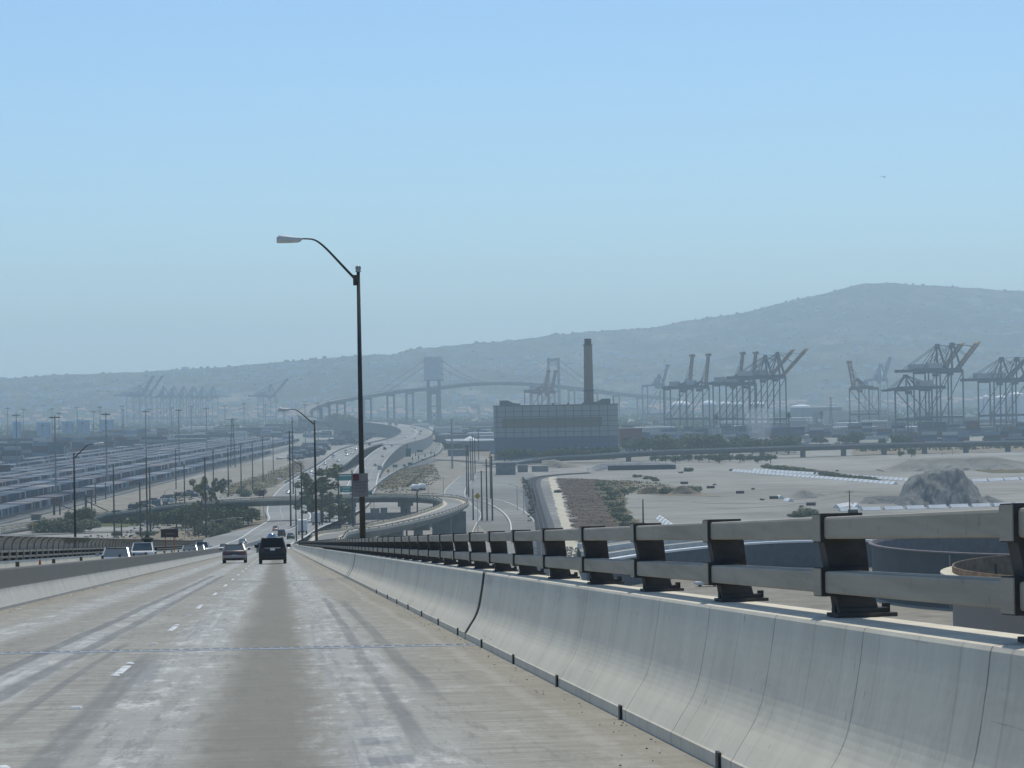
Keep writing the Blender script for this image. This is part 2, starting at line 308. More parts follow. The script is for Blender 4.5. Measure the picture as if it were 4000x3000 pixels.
def parapet_material(name,c1,c2,dark=None):
    mt,nt,b=nodes_of(name); e=ND(nt); uv=e.N.new('ShaderNodeUVMap').outputs[0]
    sp=e.N.new('ShaderNodeSeparateXYZ'); e.L.new(uv,sp.inputs[0]); x,y=sp.outputs[0],sp.outputs[1]   # x = along, y = up the face
    nS=e.noise(uv,1,6,.7,(2.2,.5,1)); nL=e.noise(uv,1,4,.5,(.5,.8,1)); nP=e.noise(uv,14,2,.5,(1,.5,1)); nR=e.noise(uv,1,5,.7,(6,3,1))
    base=e.mix(e.rng(nS,.15,.85),c1,c2)
    base=e.mix(e.m('MULTIPLY',e.rng(nL,.5,.7),.3),base,tuple(c*.75 for c in c1))
    base=e.mix(e.m('MULTIPLY',e.rng(nP,.70,.76),.5),base,(0.12,0.12,0.12))
    nD=e.noise(uv,1,6,.75,(.35,1.6,1)); base=e.mix(e.m('MULTIPLY',e.rng(nD,.54,.72),.38),base,tuple(c*.6 for c in c1))
    sc1=e.noise(uv,1,4,.6,(.25,22,1)); base=e.mix(e.m('MULTIPLY',e.m('MULTIPLY',e.rng(sc1,.66,.70),e.rng(nD,.48,.6)),.5),base,(0.16,0.16,0.15))
    # hairline shrinkage cracks every few metres
    w_=e.m('ADD',x,e.m('MULTIPLY',e.m('SUBTRACT',nR,.5),.05)); fr=e.m('FRACT',e.m('MULTIPLY',w_,.43)); cr=e.band(fr,.5,.0035,.003)
    base=e.mix(e.m('MULTIPLY',cr,e.rng(nS,.3,.6,.0,.75)),base,(0.11,0.11,0.11))
    fr=e.m('FRACT',e.m('MULTIPLY',w_,1.31)); cr=e.band(fr,.3,.008,.03)
    base=e.mix(e.m('MULTIPLY',cr,e.rng(nL,.35,.7,0,.4)),base,tuple(c*.55 for c in c1))
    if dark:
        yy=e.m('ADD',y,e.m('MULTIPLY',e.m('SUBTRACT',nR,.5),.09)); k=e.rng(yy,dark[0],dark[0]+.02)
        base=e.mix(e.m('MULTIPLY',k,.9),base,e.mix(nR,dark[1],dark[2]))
    e.L.new(base,b.inputs['Base Color']); b.inputs['Roughness'].default_value=.88; b.inputs['Specular IOR Level'].default_value=.15
    bp=e.N.new('ShaderNodeBump'); bp.inputs['Strength'].default_value=.3; bp.inputs['Distance'].default_value=.01; e.L.new(nP,bp.inputs['Height']); e.L.new(bp.outputs[0],b.inputs['Normal'])
    return mt
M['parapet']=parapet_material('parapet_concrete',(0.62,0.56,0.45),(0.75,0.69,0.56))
M['median']=parapet_material('median_concrete',(0.46,0.435,0.38),(0.58,0.55,0.49),dark=(.47,(0.135,0.13,0.115),(0.19,0.185,0.165)))  # dark upper face is mostly shade put into the colour, with ragged paint
# ================================================================== GROUND, HILLS
from mathutils import noise as mnoise
g=MB(); xs=[-14000+i*1000 for i in range(29)]; ys=[-1500,0,500,1000,2000,3500,5000,7000,10500,15000]
g.sweep([[(x,y,0) for x in xs] for y in ys]); g.build('ground',M['ground'],kind='structure')
def patch(name,pts,mt,z=0.03,kind='structure',label=None,cat=None,px=True,th=0,rag=None):
    rag={'gravel_yard':0,'gravel_lot':0,'container_yard_paving':0,'sand_strip':1.2,'pale_apron':2,'tank_yard':0}.get(name,3.0) if rag is None else rag
    P=[at(a,b) for a,b in pts] if px else [Vector((a,b,0)) for a,b in pts]
    if rag>0:
        Q=[]
        for i in range(len(P)):
            a,b=P[i],P[(i+1)%len(P)]; n=max(1,int((b-a).length/4.0)); n=min(n,60)
            for j in range(n):
                q=a.lerp(b,j/n); nn=mnoise.noise_vector(Vector((q.x*.09,q.y*.09,z*50)))+mnoise.noise_vector(Vector((q.x*.35,q.y*.35,z*70)))*.5
                Q.append(q+Vector((nn.x*rag,nn.y*rag*2.5,0)))
        P=Q
    ar=sum(P[i].x*P[(i+1)%len(P)].y-P[(i+1)%len(P)].x*P[i].y for i in range(len(P)))
    if ar<0: P=P[::-1]
    mb=MB(); mb.add([(p.x,p.y,z) for p in P],[tuple(range(len(P)))]); return mb.build(name,mt,kind=kind,label=label,cat=cat)
patch('gravel_yard',[(2170,2330),(2330,2060),(2150,1900),(2080,1850),(2480,1830),(2900,1812),(3150,1800),(4300,1768),(4700,2300),(3400,2500)],M['gravel'],.02)
patch('gravel_lot',[(1980,2330),(1900,2080),(1760,1930),(1720,1860),(1900,1840),(2080,1850),(2140,1900),(2260,2100),(2330,2330)],M['lot'],.04)
patch('container_yard_paving',[(-300,2120),(20,2048),(540,1915),(1000,1800),(1240,1720),(1240,1690),(300,1680),(-500,1700)],M['lot'],.03)
patch('bare_ground',[(330,2060),(560,1995),(900,1930),(1130,1885),(1200,1835),(1100,1790),(560,1915),(300,1985)],M['dirt'],.05)
patch('bare_ground',[(360,2130),(560,2080),(800,2040),(960,1990),(1060,2010),(1000,2070),(900,2120),(500,2180)],M['dirt2'],.05)
patch('verge_slope',[(900,2030),(1000,2040),(1080,1985),(1130,1900),(1060,1895),(940,1960)],M['dirt'],.07)
patch('dry_grass',[(900,1935),(1060,1905),(1190,1835),(1180,1800),(1060,1845),(880,1900)],M['weeds'],.09,kind='stuff',label='dry brown grass on the slope beside the freeway',cat='grass')
patch('green_verge',[(365,2040),(560,1992),(700,1970),(860,1985),(820,2030),(560,2052),(440,2062)],M['grass'],.09,kind='stuff',label='dull green ground cover beside the left ramp road',cat='ground cover')
patch('dirt_slope',[(1480,1930),(1440,1880),(1560,1830),(1700,1800),(1790,1800),(1830,1850),(1720,1925),(1600,1935)],M['dirt'],.05)
patch('dry_brush',[(1470,1915),(1500,1868),(1600,1825),(1690,1812),(1700,1838),(1640,1890),(1560,1905)],M['weeds'],.08,kind='stuff',label='dry brush covering the bank below the elevated freeway',cat='brush')
patch('sand_strip',[(2240,2330),(2200,2080),(2140,1865),(2170,1862),(2215,2000),(2330,2330)],M['shoulder'],.07)
patch('brown_weeds',[(2250,2070),(2215,1960),(2170,1868),(2330,1872),(2400,1880),(2420,1990),(2500,2068),(2480,2200),(2280,2200)],M['weedr'],.09,kind='stuff',label='dark reddish weeds on the lot right of the railway',cat='weeds')
patch('green_weeds',[(2330,1880),(2440,1878),(2560,1890),(2440,1925),(2440,1985),(2540,2075),(2440,2075),(2380,1990),(2340,1930)],M['weeds'],.12,kind='stuff',label='olive weeds along the edge of the empty gravel lot',cat='weeds')
patch('dirt_heap_ground',[(2460,1885),(2600,1895),(2760,1930),(2820,1942),(2600,1935),(2470,1925)],M['dirt2'],.13)
patch('dry_weed_strip',[(2040,1868),(2060,1880),(2090,1950),(2085,2030),(2065,2040),(2068,1960),(2045,1900)],M['weeds'],.12,kind='stuff',label='thin crooked strip of brown weeds across the paved lot',cat='weeds')
patch('weed_verge',[(2990,1822),(3060,1818),(3260,1846),(3460,1873),(3440,1878),(3200,1858)],M['weeds'],.12,kind='stuff',label='strip of brown brush behind the double row of white barriers',cat='brush')
patch('dark_verge',[(3810,1838),(3900,1832),(4100,1830),(4100,1848),(3870,1848)],M['weeds'],.12,kind='stuff',label='olive weed island on the gravel at the right edge',cat='weeds')
patch('tan_field',[(560,1690),(1200,1690),(1260,1660),(700,1655),(500,1668)],M['dirt'],.06)
patch('tan_field',[(1690,1760),(1790,1752),(1930,1790),(1930,1700),(1850,1680),(1690,1700)],M['dirt2'],.06)
patch('pale_apron',[(3040,1700),(4100,1660),(4100,1715),(3050,1735)],M['gravel'],.06)
patch('pale_apron',[(2690,1672),(2900,1665),(2900,1690),(2700,1700)],M['gravel'],.06)
patch('pale_apron',[(3500,1612),(4100,1600),(4100,1625),(3500,1640)],M['lot'],.06)
patch('scrub_field',[(3330,1780),(3900,1762),(4100,1758),(4100,1730),(3330,1745)],M['dirt2'],.08)
# hills: ridge line read from the photo, built as a real slope between 5.6 km and 9 km
RIDGE=[(-500,835),(0,820),(150,808),(300,803),(450,795),(600,782),(750,768),(850,765),(900,752),(980,745),(1100,735),(1270,715),(1400,708),(1500,690),(1600,677),(1700,652),(1800,628),(1870,612),(1920,610),(2000,615),(2212,628),(2400,640),(2800,690)]
RIDGE=[(a*4000/2212,b*4000/2212) for a,b in RIDGE]
def hill_z(x,y):
    px=2000+F_PX*x/y; e_=(hy(px)-interp(RIDGE,px))/F_PX
    Dr=interp([(-500,7600),(1500,7800),(2500,8600),(4500,9200)],px); top=CZ+e_*Dr
    t=(y-5300)/(Dr-5300)
    if t<=0: return -3.0
    n=mnoise.fractal(Vector((x*.0011,y*.0011,0)),1.0,2.0,6); n2=mnoise.fractal(Vector((x*.006,y*.006,3)),1.0,2.0,5)
    if t>1: return max(-3,top-(t-1)*300)
    base=(t**1.15)*(0.75+0.25*t)*top
    return base+(n*55+n2*14)*min(1,t*2.2)*(1-t)**.6*min(1,top/250)+n2*3
hb=MB(); rows=[]
for iy in range(91):
    y=5300+iy*50; rows.append([( (q-2000)/F_PX*y, y, hill_z((q-2000)/F_PX*y,y)) for q in range(-500,5001,22)])
hb.sweep(rows)
def hill_material():
    mt,nt,b=nodes_of('hill_mat'); e=ND(nt); tc=e.N.new('ShaderNodeTexCoord').outputs['Object']
    n1=e.noise(tc,.0022,6,.6); n2=e.noise(tc,.016,6,.7,(1,.5,1)); n3=e.noise(tc,.05,3,.6,(.8,.5,1))
    a=e.mix(e.rng(n1,.4,.62),(0.065,0.075,0.06),(0.135,0.13,0.105)); a=e.mix(e.m('MULTIPLY',e.rng(n2,.42,.6),.8),a,(0.045,0.052,0.042))
    n5=e.noise(tc,.012,5,.7,(.5,.16,1)); a=e.mix(e.m('MULTIPLY',e.rng(n5,.56,.66),.5),a,(0.30,0.28,0.24))
    e.L.new(a,b.inputs['Base Color']); b.inputs['Roughness'].default_value=1; b.inputs['Specular IOR Level'].default_value=0; return mt
hb.build('hills',hill_material(),smooth=True,kind='structure')
# ================================================================== BRIDGE DECK WE DRIVE ON
S_END=480
mb=MB(); rows=[];uv=[]
lats=[-14.6,-13.3,-6.9,-6.45,-4.2,-1.8,.5,2.72,3.6]
for s in srange(-25,560,5):
    rows.append([Pr(l,s) for l in lats]); uv+=[(l,s) for l in lats]
mb.sweep(rows); mb.uv=uv; mb.build('bridge_road',M['deck'],kind='structure')
mb=MB(); rows=[]
for s in srange(-25,560,8): rows.append([Pr(3.62,s,-.02),Pr(3.62,s,-.9),Pr(2.2,s,-2.6),Pr(-12.4,s,-2.6),Pr(-14.62,s,-.6),Pr(-14.62,s,-.02)])
mb.sweep(rows)
gird=mb.build('bridge_structure',M['cst'],label='concrete box girder and columns carrying the descending bridge road',cat='bridge')
for s in (60,120,180,240,300,360,420,480,530):
    mb=MB(); p=Pr(-5.5,s); h=p.z-2.5; mb.box((p.x,p.y,h/2),(8,2.2,h),-PSI); mb.build('column',M['cst'],gird)
def parapet(name,face,label,material,s0,s1,st=4,joints=()):
    """face = cross-section (lat,h); separate lengths between the open joints"""
    t=thing(name,label,'barrier',Pr(face[0][0],s0)); t0=t.location.copy()
    cuts=[s0]+list(joints)+[s1]
    for a,b in zip(cuts,cuts[1:]):
        mb=MB();rows=[];uv=[]; acc=[0]
        for q,r in zip(face,face[1:]): acc.append(acc[-1]+math.hypot(r[0]-q[0],r[1]-q[1]))
        ss=srange(a+.035,b-.035,st)
        for s in ss:
            rows.append([Pr(l,s,h)-t0 for l,h in face]); uv+=[(s,face[i][1]) for i in range(len(face))]
        mb.sweep(rows,caps=True); mb.uv=uv; mb.build('wall_section',material,t)
    return t
def smooth_prof(P,n=3): return [(v.x,v.y) for v in catmull([(a,b,0) for a,b in P],n)]
face=[(2.67,-.02),(2.67,.085),(2.675,.09)]+smooth_prof([(2.68,.095),(2.745,.2),(2.815,.31),(2.865,.43),(2.895,.56),(2.935,.78),(2.955,.93)],3)+[(2.965,.95),(3.0,.955),(3.37,.955),(3.40,.92),(3.40,-.6)]
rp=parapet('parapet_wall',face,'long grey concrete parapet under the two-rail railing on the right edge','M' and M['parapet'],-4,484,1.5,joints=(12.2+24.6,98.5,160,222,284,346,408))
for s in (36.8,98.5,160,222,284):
    mb=MB(); mb.sweep([[Pr(l-.014,s+ds,h+(.012 if h>.9 else 0))-rp.location for l,h in face[1:-3]] for ds in (-.065*(1+s/60),.065*(1+s/60))]); mb.build('joint_gap_strip',M['black'],rp)  # dark strip stands in for the shaded end face inside each open joint
# drain notches
for s in (11.0,15.5,20.0,24.6,29.2,33.8,38.3,43,48,53,58,63,70):
    mb=MB(); a=Pr(2.662,s,.05); mb.box(a,(.02,.10,.12),-PSI); mb.build('scupper',M['dsteel'],rp).location-=rp.location
mf=[(-6.50,-.02),(-6.50,.075)]+smooth_prof([(-6.51,.085),(-6.6,.27),(-6.665,.42),(-6.69,.6),(-6.715,.92)],2)+[(-6.73,.96),(-6.75,.97),(-6.87,.97),(-6.89,.96),(-6.90,.92),(-6.93,.5),(-7.10,.08),(-7.10,-.3)]
mj=[14.5+14.2*i for i in range(33)]
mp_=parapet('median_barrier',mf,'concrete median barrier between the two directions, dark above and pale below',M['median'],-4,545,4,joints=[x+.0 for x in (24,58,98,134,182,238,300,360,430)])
LL=-14.0
lf=[(LL+.0,-.35),(LL-.02,.09)]+smooth_prof([(LL-.03,.1),(LL-.14,.3),(LL-.2,.45),(LL-.28,.93)],2)+[(LL-.3,.955),(LL-.75,.955),(LL-.76,-.6)]
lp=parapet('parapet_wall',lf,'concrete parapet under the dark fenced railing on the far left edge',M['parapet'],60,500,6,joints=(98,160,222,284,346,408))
# --- railings
def railing(name,label,sgn,lat,s0,n,step,s1,detail=True,mt=M['railp']):
    t=thing(name,label,'railing',Pr(lat,s0,.955)); o=t.location
    X=lambda d:lat+sgn*d
    def rail(nm,h0,h1,d0=.02,d1=.20):
        c=.016; prof=[(d0,h0+c),(d0+.004,h0+.004),(d0+c,h0),(d1-c,h0),(d1,h0+c),(d1,h1-c),(d1-c,h1),(d0+c,h1),(d0+.004,h1-.004),(d0,h1-c)]
        mb=MB(); mb.sweep([[Pr(X(d),s,h)-o for d,h in prof] for s in srange(s0-6,s1,3.75)],closed=True,caps=True)
        mb.build(nm,mt,t,smooth=False)
    rail('upper_rail',1.40,1.525); rail('lower_rail',1.095,1.22)
    def ringbox(mb,s,a,b,h0,h1,sl,a2=None,b2=None):
        a2=a if a2 is None else a2; b2=b if b2 is None else b2; vs=[]
        for h,(p,q) in ((h0,(a,b)),(h1,(a2,b2))):
            for d,ds in ((p,-sl/2),(q,-sl/2),(q,sl/2),(p,sl/2)): vs.append(Pr(X(d),s+ds,h)-Pr(lat,s,.955))
        fs=[(3,2,1,0),(4,5,6,7),(0,1,5,4),(1,2,6,5),(2,3,7,6),(3,0,4,7)]
        if sgn<0: fs=[f[::-1] for f in fs]
        mb.add(vs,fs)
    proto=[]
    s=s0+50
    mb=MB(); ringbox(mb,s,.10,.33,.99,1.10,.17,.085,.30); ringbox(mb,s,.075,.29,1.095,1.40,.16,.02,.26)
    for hh in (1.095,1.40):
        ringbox(mb,s,-.0,.24,hh-.018,hh+.125+.02,.20)
    post=mb.mesh('post'); post.materials.append(M['railpost'])
    cols=[]
    for hh in (1.095,1.40):
        mb=MB(); ringbox(mb,s+.008,-.006,.236,hh-.012,hh+.125+.014,.196)
        cols.append(mb.mesh('collar')); cols[-1].materials.append(mt)
    mb=MB(); ringbox(mb,s,.08,.42,.957,.98,.30); ringbox(mb,s,.10,.38,.98,1.008,.22)
    for d in (.11,.39):
        for ds in (-.11,.11): ringbox(mb,s+ds,d-.02,d+.02,.98,1.03,.035)
    basep=mb.mesh('base_plate'); basep.materials.append(M['railpost'])
    for i in range(n):
        s=s0+i*step; loc=Pr(lat,s,.955)-o
        p=bpy.data.objects.new('post',post); C.objects.link(p); p.parent=t; p.location=loc
        for col in cols: c=bpy.data.objects.new('collar',col); C.objects.link(c); c.parent=p
        if detail and i in (0,7,15,23,31):
            for hh in (1.095,1.40):
                mb=MB(); ringbox(mb,s0+50-.30,.012,.208,hh-.006,hh+.131,.03)
                sme=mb.mesh('splice'); sme.materials.append(M['railpost']); q=bpy.data.objects.new('splice',sme); C.objects.link(q); q.parent=t; q.location=loc
        if i<45 and detail:
            b=bpy.data.objects.new('base_plate',basep); C.objects.link(b); b.parent=p
    return t
railing('bridge_railing','two-rail taupe steel railing bolted on the right parapet',1,3.045,10.5,100,3.8,484)
railing('bridge_railing','two-rail steel railing on the left parapet beneath the chain-link fence',-1,LL-.32,100,99,3.9,498,detail=False)
# --- left chain-link fence with inward-curved top
def fence_mat():
    mt,nt,b=nodes_of('chain_link'); e=ND(nt); N=e.N; uv=N.new('ShaderNodeUVMap').outputs[0]
    sp=N.new('ShaderNodeSeparateXYZ'); e.L.new(uv,sp.inputs[0]); u,v=sp.outputs[0],sp.outputs[1]
    a=e.m('FRACT',e.m('MULTIPLY',e.m('ADD',u,v),9)); c=e.m('FRACT',e.m('MULTIPLY',e.m('SUBTRACT',u,v),9))
    k=e.m('MAXIMUM',e.band(a,.5,.27,.05),e.band(c,.5,.27,.05))
    b.inputs['Base Color'].default_value=(.025,.035,.03,1); b.inputs['Roughness'].default_value=.6
    e.L.new(k,b.inputs['Alpha']); return mt
ft=thing('chain_link_fence','dark chain-link fence with curved top along the left bridge edge','fence',Pr(LL-.6,60,.95)); fo=ft.location
prof=[(-.6,.95),(-.6,1.5),(-.58,1.85),(-.5,2.05),(-.33,2.2),(-.1,2.27)]
mb=MB(); rows=[];uv=[]
for s in srange(60,505,3): rows.append([Pr(LL+a,s,h)-fo for a,h in prof]); uv+=[(s,h) for a,h in prof]
mb.sweep(rows); mb.uv=uv; mb.build('mesh_panel',fence_mat(),ft)
mb=MB(); mb.tube([Pr(LL-.6,0,1.6)-Pr(LL-.6,0,.95)]*0+[Vector((0,0,0)),Vector((0,0,.55))]+[ (RT*(a+.6)+Vector((0,0,h-.95))) for a,h in prof[2:]],.032,5); fp=mb.mesh('post'); fp.materials.append(M['railpost'])
for i in range(100):
    s=70+i*4.3; p=bpy.data.objects.new('post',fp); C.objects.link(p); p.parent=ft; p.location=Pr(LL-.6,s,.95)-fo
mb=MB()
for k_ in (1,5):
    mb.tube([Pr(LL+prof[k_][0],s,prof[k_][1])-fo for s in srange(60,505,8)],.028,5)
mb.build('top_rail',M['galv'],ft)
# --- expansion joints
def exp_joint(s_mid,skew,label,teeth=True):
    t=thing('expansion_joint',label,'expansion joint',Pr(-1.9,s_mid,.004)); o=t.location
    f=lambda l:s_mid-skew*(l+1.9)
    mb=MB(); ls=[-6.45+i*(9.1/66) for i in range(67)]
    mb.sweep([[Pr(l,f(l)-.24,.004)-o,Pr(l,f(l)+.24,.004)-o] for l in ls]); mb.build('steel_plate',mat('joint_steel',(0.30,0.32,0.34),.5,.0,var=.2,scale=3),t)
    mb=MB()
    for i in range(66):
        l=ls[i]+.01; a=[]
        for k_ in range(7):
            q=math.pi*k_/6; a.append((l+.055+ -.048*math.cos(q), f(l)+.24*math.sin(q)-.12))
        for (l1,s1),(l2,s2) in zip(a,a[1:]):
            mb.add([Pr(l1,s1,.01)-o,Pr(l2,s2,.01)-o,Pr(l2,s2+.10,.01)-o,Pr(l1,s1+.10,.01)-o],[(0,1,2,3)])
    mb.build('finger_gap',M['dsteel'],t)
exp_joint(35.6,.2,'scalloped steel expansion joint crossing both lanes, nearest the camera')
exp_joint(97,.2,'farther thin expansion joint crossing both lanes near the brown sedan')
# --- lane marks: Botts' dots and reflectors
dm=MB(); dm.lathe([(.0,.022),(.03,.02),(.045,.012),(.055,.0)],n=12); dot=dm.mesh('dot',True); dot.materials.append(M['white'])
rm=MB(); rm.box((0,0,.01),(.11,.10,.02),0,.7); refl=rm.mesh('r'); refl.materials.append(M['white'])

pm=MB(); pm.add([(-.05,-.95,0),(.05,-.95,0),(.05,.95,0),(-.05,.95,0)],[(0,1,2,3)]); pnt=pm.mesh('dash'); pnt.materials.append(M['wline'])
def put(name,me,p,**kw):
    o=bpy.data.objects.new(name,me); C.objects.link(o); o.location=p; o.rotation_euler=(-math.atan(G),0,-PSI); tag(o,**kw); return o
for i in range(16):
    s0=30.3+14.63*i-14.63
    for k_ in range(4):
        if s0+k_*.95>8: put('lane_dot',dot,Pr(-1.83,s0-1.4+k_*.95,.003),label='white raised dot, %s of four in the %s dash ahead'%(ORD[k_],ORD[i]),cat='lane dot',group='raised dots of the lane line')
    if s0>8: o=put('lane_dash',pnt,Pr(-1.83,s0,.004),label='worn white paint dash of the lane line, %s ahead of the camera'%ORD[i],cat='lane marking',group='painted dashes of the lane line')
    s1=s0+7.6
    put('lane_reflector',refl,Pr(-1.83,s1,.002),label='square reflector of the lane line, %s ahead of the camera'%ORD[i],cat='reflector',group='reflectors of the lane line')
for i,s in enumerate((46,62,78,94,111)): put('lane_reflector',refl,Pr(-6.18,s,.002),label='pale road reflector at the foot of the median, %s ahead'%ORD[i],cat='reflector',group='reflectors along the median')
# delineators on the median
mb=MB(); mb.box((0,0,.07),(.10,.03,.13)); dl=mb.mesh('dl'); dl.materials.append(mat('delineator_brown',(0.14,0.105,0.05),.6,0,var=.2,scale=5))
for i in range(15): put('delineator',dl,Pr(-6.8,68+i*10.9,.97),label='small brown marker plate on the median top, %s from the left'%ORD[i],cat='marker',group='marker plates on the median')
# ================================================================== FREEWAY BEYOND THE BRIDGE
def far(px,py,z): return at(px,py,z)
left_path=catmull([Pr(-10.4,440),Pr(-10.4,520),Pr(-10.6,600),Pr(-11.5,680),Pr(-12.5,770),at(1130,2027,1.7),at(1120,1990,.6),at(1128,1950,.4),at(1165,1900,.6),at(1235,1850,1.6),at(1297,1815,4),at(1370,1762,8.0),at(1450,1735,9)],8)
right_path=catmull([Pr(-2.0,470),Pr(-1.9,560),at(1130,2098,8.4),at(1172,2074,6),at(1245,2042,3),at(1322,2006,1.2),at(1366,1974,.6),at(1390,1940,.5),at(1412,1900,.8),at(1430,1852,2.0),at(1460,1802,5),at(1510,1757,8.4),at(1545,1738,9)],8)
for p in left_path[:1]+right_path[:1]: pass
def wid(path,w0,w1,k0,k1): return None
def road(name,path,half,mt,dz=.05,lines=(),sh=None):
    mb=MB(); n=len(path); rows=[]
    for i,p in enumerate(path):
        t=(path[min(i+1,n-1)]-path[max(i-1,0)]); t.z=0; t.normalize(); r=Vector((t.y,-t.x,0)); h=half if not callable(half) else half(i/(n-1))
        rows.append([p-r*h+Vector((0,0,dz)),p+r*h+Vector((0,0,dz))])
    mb.sweep(rows); o=mb.build(name,mt,kind='structure')
    for off,w_,m_,dash in lines:
        mb=MB(); acc=0
        rr=[]
        for i,p in enumerate(path):
            t=(path[min(i+1,n-1)]-path[max(i-1,0)]); t.z=0; t.normalize(); r=Vector((t.y,-t.x,0)); h=half if not callable(half) else half(i/(n-1))
            q=p+r*(off*h)+Vector((0,0,dz+.03)); rr.append((q,r))
        for (q,r),(q2,r2) in zip(rr,rr[1:]):
            L_=(q2-q).length; k=max(1,int(L_/12)) if dash else 1
            for j in range(k):
                a=q.lerp(q2,j/k); b=q.lerp(q2,(j+(.3 if dash else 1))/k)
                mb.add([a-r*w_,a+r*w_,b+r*w_,b-r*w_],[(0,1,2,3)])
        mb.build('road_marking',M['wline'],kind='structure')
    return o
road('freeway',left_path,lambda t:3.75 if t<.2 else min(8.2,3.75+(t-.2)*18),M['conc'],lines=((-.9,.2,0,False),(-.3,.16,0,True),(.35,.16,0,True),(.92,.2,0,False)))
road('freeway',right_path,lambda t:4.4 if t<.3 else min(7.6,4.4+(t-.3)*14),M['conc'],dz=.06,lines=((-.92,.2,0,False),(-.3,.16,0,True),(.35,.16,0,True),(.9,.2,0,False)))
far_path=catmull([at(1500,1737,9),at(1580,1718,9),at(1618,1700,9.2),at(1626,1684,10),at(1590,1668,12),at(1530,1658,14),at(1450,1650,15.5),at(1330,1646,17)],8)
road('freeway',far_path,lambda t:17-5*t,M['conc'],lines=((0,.25,0,False),(-.5,.12,0,True),(.5,.12,0,True),(.93,.15,0,False)))
surf_path=catmull([at(1395,1925,.5),at(1440,1880,.8),at(1500,1840,.9),at(1560,1812,.9),at(1612,1790,.9),at(1650,1772,.9),at(1672,1745,.9),at(1665,1720,1.2)],6)
road('frontage_road',surf_path,lambda t:5+9*t,M['lot'],dz=.12,lines=((.9,.12,0,False),(-.85,.12,0,False)))
road('cross_road',[at(1560,1830,.3),at(1700,1795,.3),at(1900,1808,.3),at(2100,1812,.3)],6,M['asph'],dz=.06)
# ramp roads, low left and right of the loop
lr=catmull([at(-120,2100,.2),at(0,2060,.2),at(150,2037,.2),at(300,2028,.2),at(400,2015,.2),at(560,1990,.2),at(700,1973,.2),at(800,1960,.2)],6)
road('service_road',lr,5.5,M['lot'],dz=.14)
lr2=catmull([at(0,2092,.1),at(200,2085,.1),at(400,2078,.1),at(640,2072,.1),at(830,2062,.1),at(930,2052,.1),at(1010,2040,.2)],6)
road('service_road',lr2,6,M['lot'],dz=.10)
rr1=catmull([at(1760,2140,.1),at(1800,2060,.1),at(1830,2010,.1),at(1800,1975,.1),at(1775,1940,.1),at(1785,1905,.1),at(1830,1860,.1)],6)
road('access_road',rr1,5,M['conc'],dz=.12,lines=((-.9,.12,0,False),(.9,.12,0,False)))
rr2=catmull([at(1850,1945,.1),at(1930,1960,.1),at(2000,1995,.1),at(2040,2040,.1),at(2050,2110,.1)],6)
road('access_road',rr2,4.5,M['lot'],dz=.16,lines=((-.9,.15,0,False),(.9,.2,0,False)))
# widened pavement left of the freeway where the ramp merges
patch('merge_pavement',[(760,2152),(800,2095),(900,2066),(990,2046),(1065,2022),(1085,2040),(1010,2075),(930,2128)],M['conc'],.0)
bpy.data.objects['merge_pavement'].data.transform(Matrix.Identity(4))
mpv=bpy.data.objects['merge_pavement']; C.objects.unlink(mpv)
mb=MB(); mb.sweep([[Pr(-14,s,.0)-RT*(w_)+Vector((0,0,-.05)),Pr(-13.8,s,.02)] for s,w_ in ((470,.2),(520,5),(580,9),(640,11),(700,11),(760,9),(820,5),(880,1))]); mb.build('merge_pavement',M['conc'],kind='structure')
def bank(name,pts_top,pts_bot,mt):
    mb=MB(); mb.sweep([[a,b] for a,b in zip(pts_top,pts_bot)]); return mb.build(name,mt,kind='structure')
ss=srange(490,1000,30)
bank('embankment',[Pr(-14,s,-.08)-RT*(11 if 560<s<760 else 3) for s in ss],[Pr(-14,s,-zr(s))-RT*(11+zr(s)*2.2) for s in ss],M['dirt2'])
# --- retaining walls and barriers of the raised freeway
def wall_along(name,label,path,off,h0,h1,mt,th=.35,cat='barrier',group=None,ground=False):
    n=len(path); o=path[n//2].copy(); rows=[]
    for i,p in enumerate(path):
        t=(path[min(i+1,n-1)]-path[max(i-1,0)]); t.z=0; t.normalize(); r=Vector((t.y,-t.x,0)); f=off(i/(n-1)) if callable(off) else off
        zb=(-p.z if ground else h0)
        rows.append([p+r*(f-th/2)+Vector((0,0,zb))-o,p+r*(f-th/2)+Vector((0,0,h1))-o,p+r*(f+th/2)+Vector((0,0,h1))-o,p+r*(f+th/2)+Vector((0,0,zb))-o])
    mb=MB(); mb.sweep(rows,closed=True,caps=True); ob=mb.build(name,mt,label=label,cat=cat,group=group); ob.location=o; return ob
hw=lambda t:min(8.2,3.75+max(0,t-.2)*18)
wall_along('median_barrier','concrete median of the freeway beyond the overpass, between opposing cars',left_path[60:],lambda t:8.6,0,.9,M['cst'])
wall_along('median_barrier','low concrete barrier where the near median bends beyond the bridge railing',left_path[:34],lambda t:3.85+t*2.4,0,.95,M['cst'])
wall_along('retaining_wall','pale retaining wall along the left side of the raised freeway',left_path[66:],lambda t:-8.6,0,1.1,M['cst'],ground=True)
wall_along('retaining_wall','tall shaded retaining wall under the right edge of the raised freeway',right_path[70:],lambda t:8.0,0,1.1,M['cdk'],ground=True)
wall_along('retaining_wall','curved retaining wall right of the distant freeway bend',far_path,lambda t:17.4-5*t,0,1.0,M['cst'],ground=True)
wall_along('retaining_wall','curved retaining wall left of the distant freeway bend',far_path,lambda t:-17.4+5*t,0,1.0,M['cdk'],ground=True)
wall_along('guard_rail','low guard rail along the upper edge of the left service road',lr,6.2,0,.7,M['cst'],th=.2)
wall_along('guard_rail','concrete kerb wall on the brown bank right of the frontage road',surf_path,lambda t:6+9*t,-.2,.8,M['cdk'],th=.25)
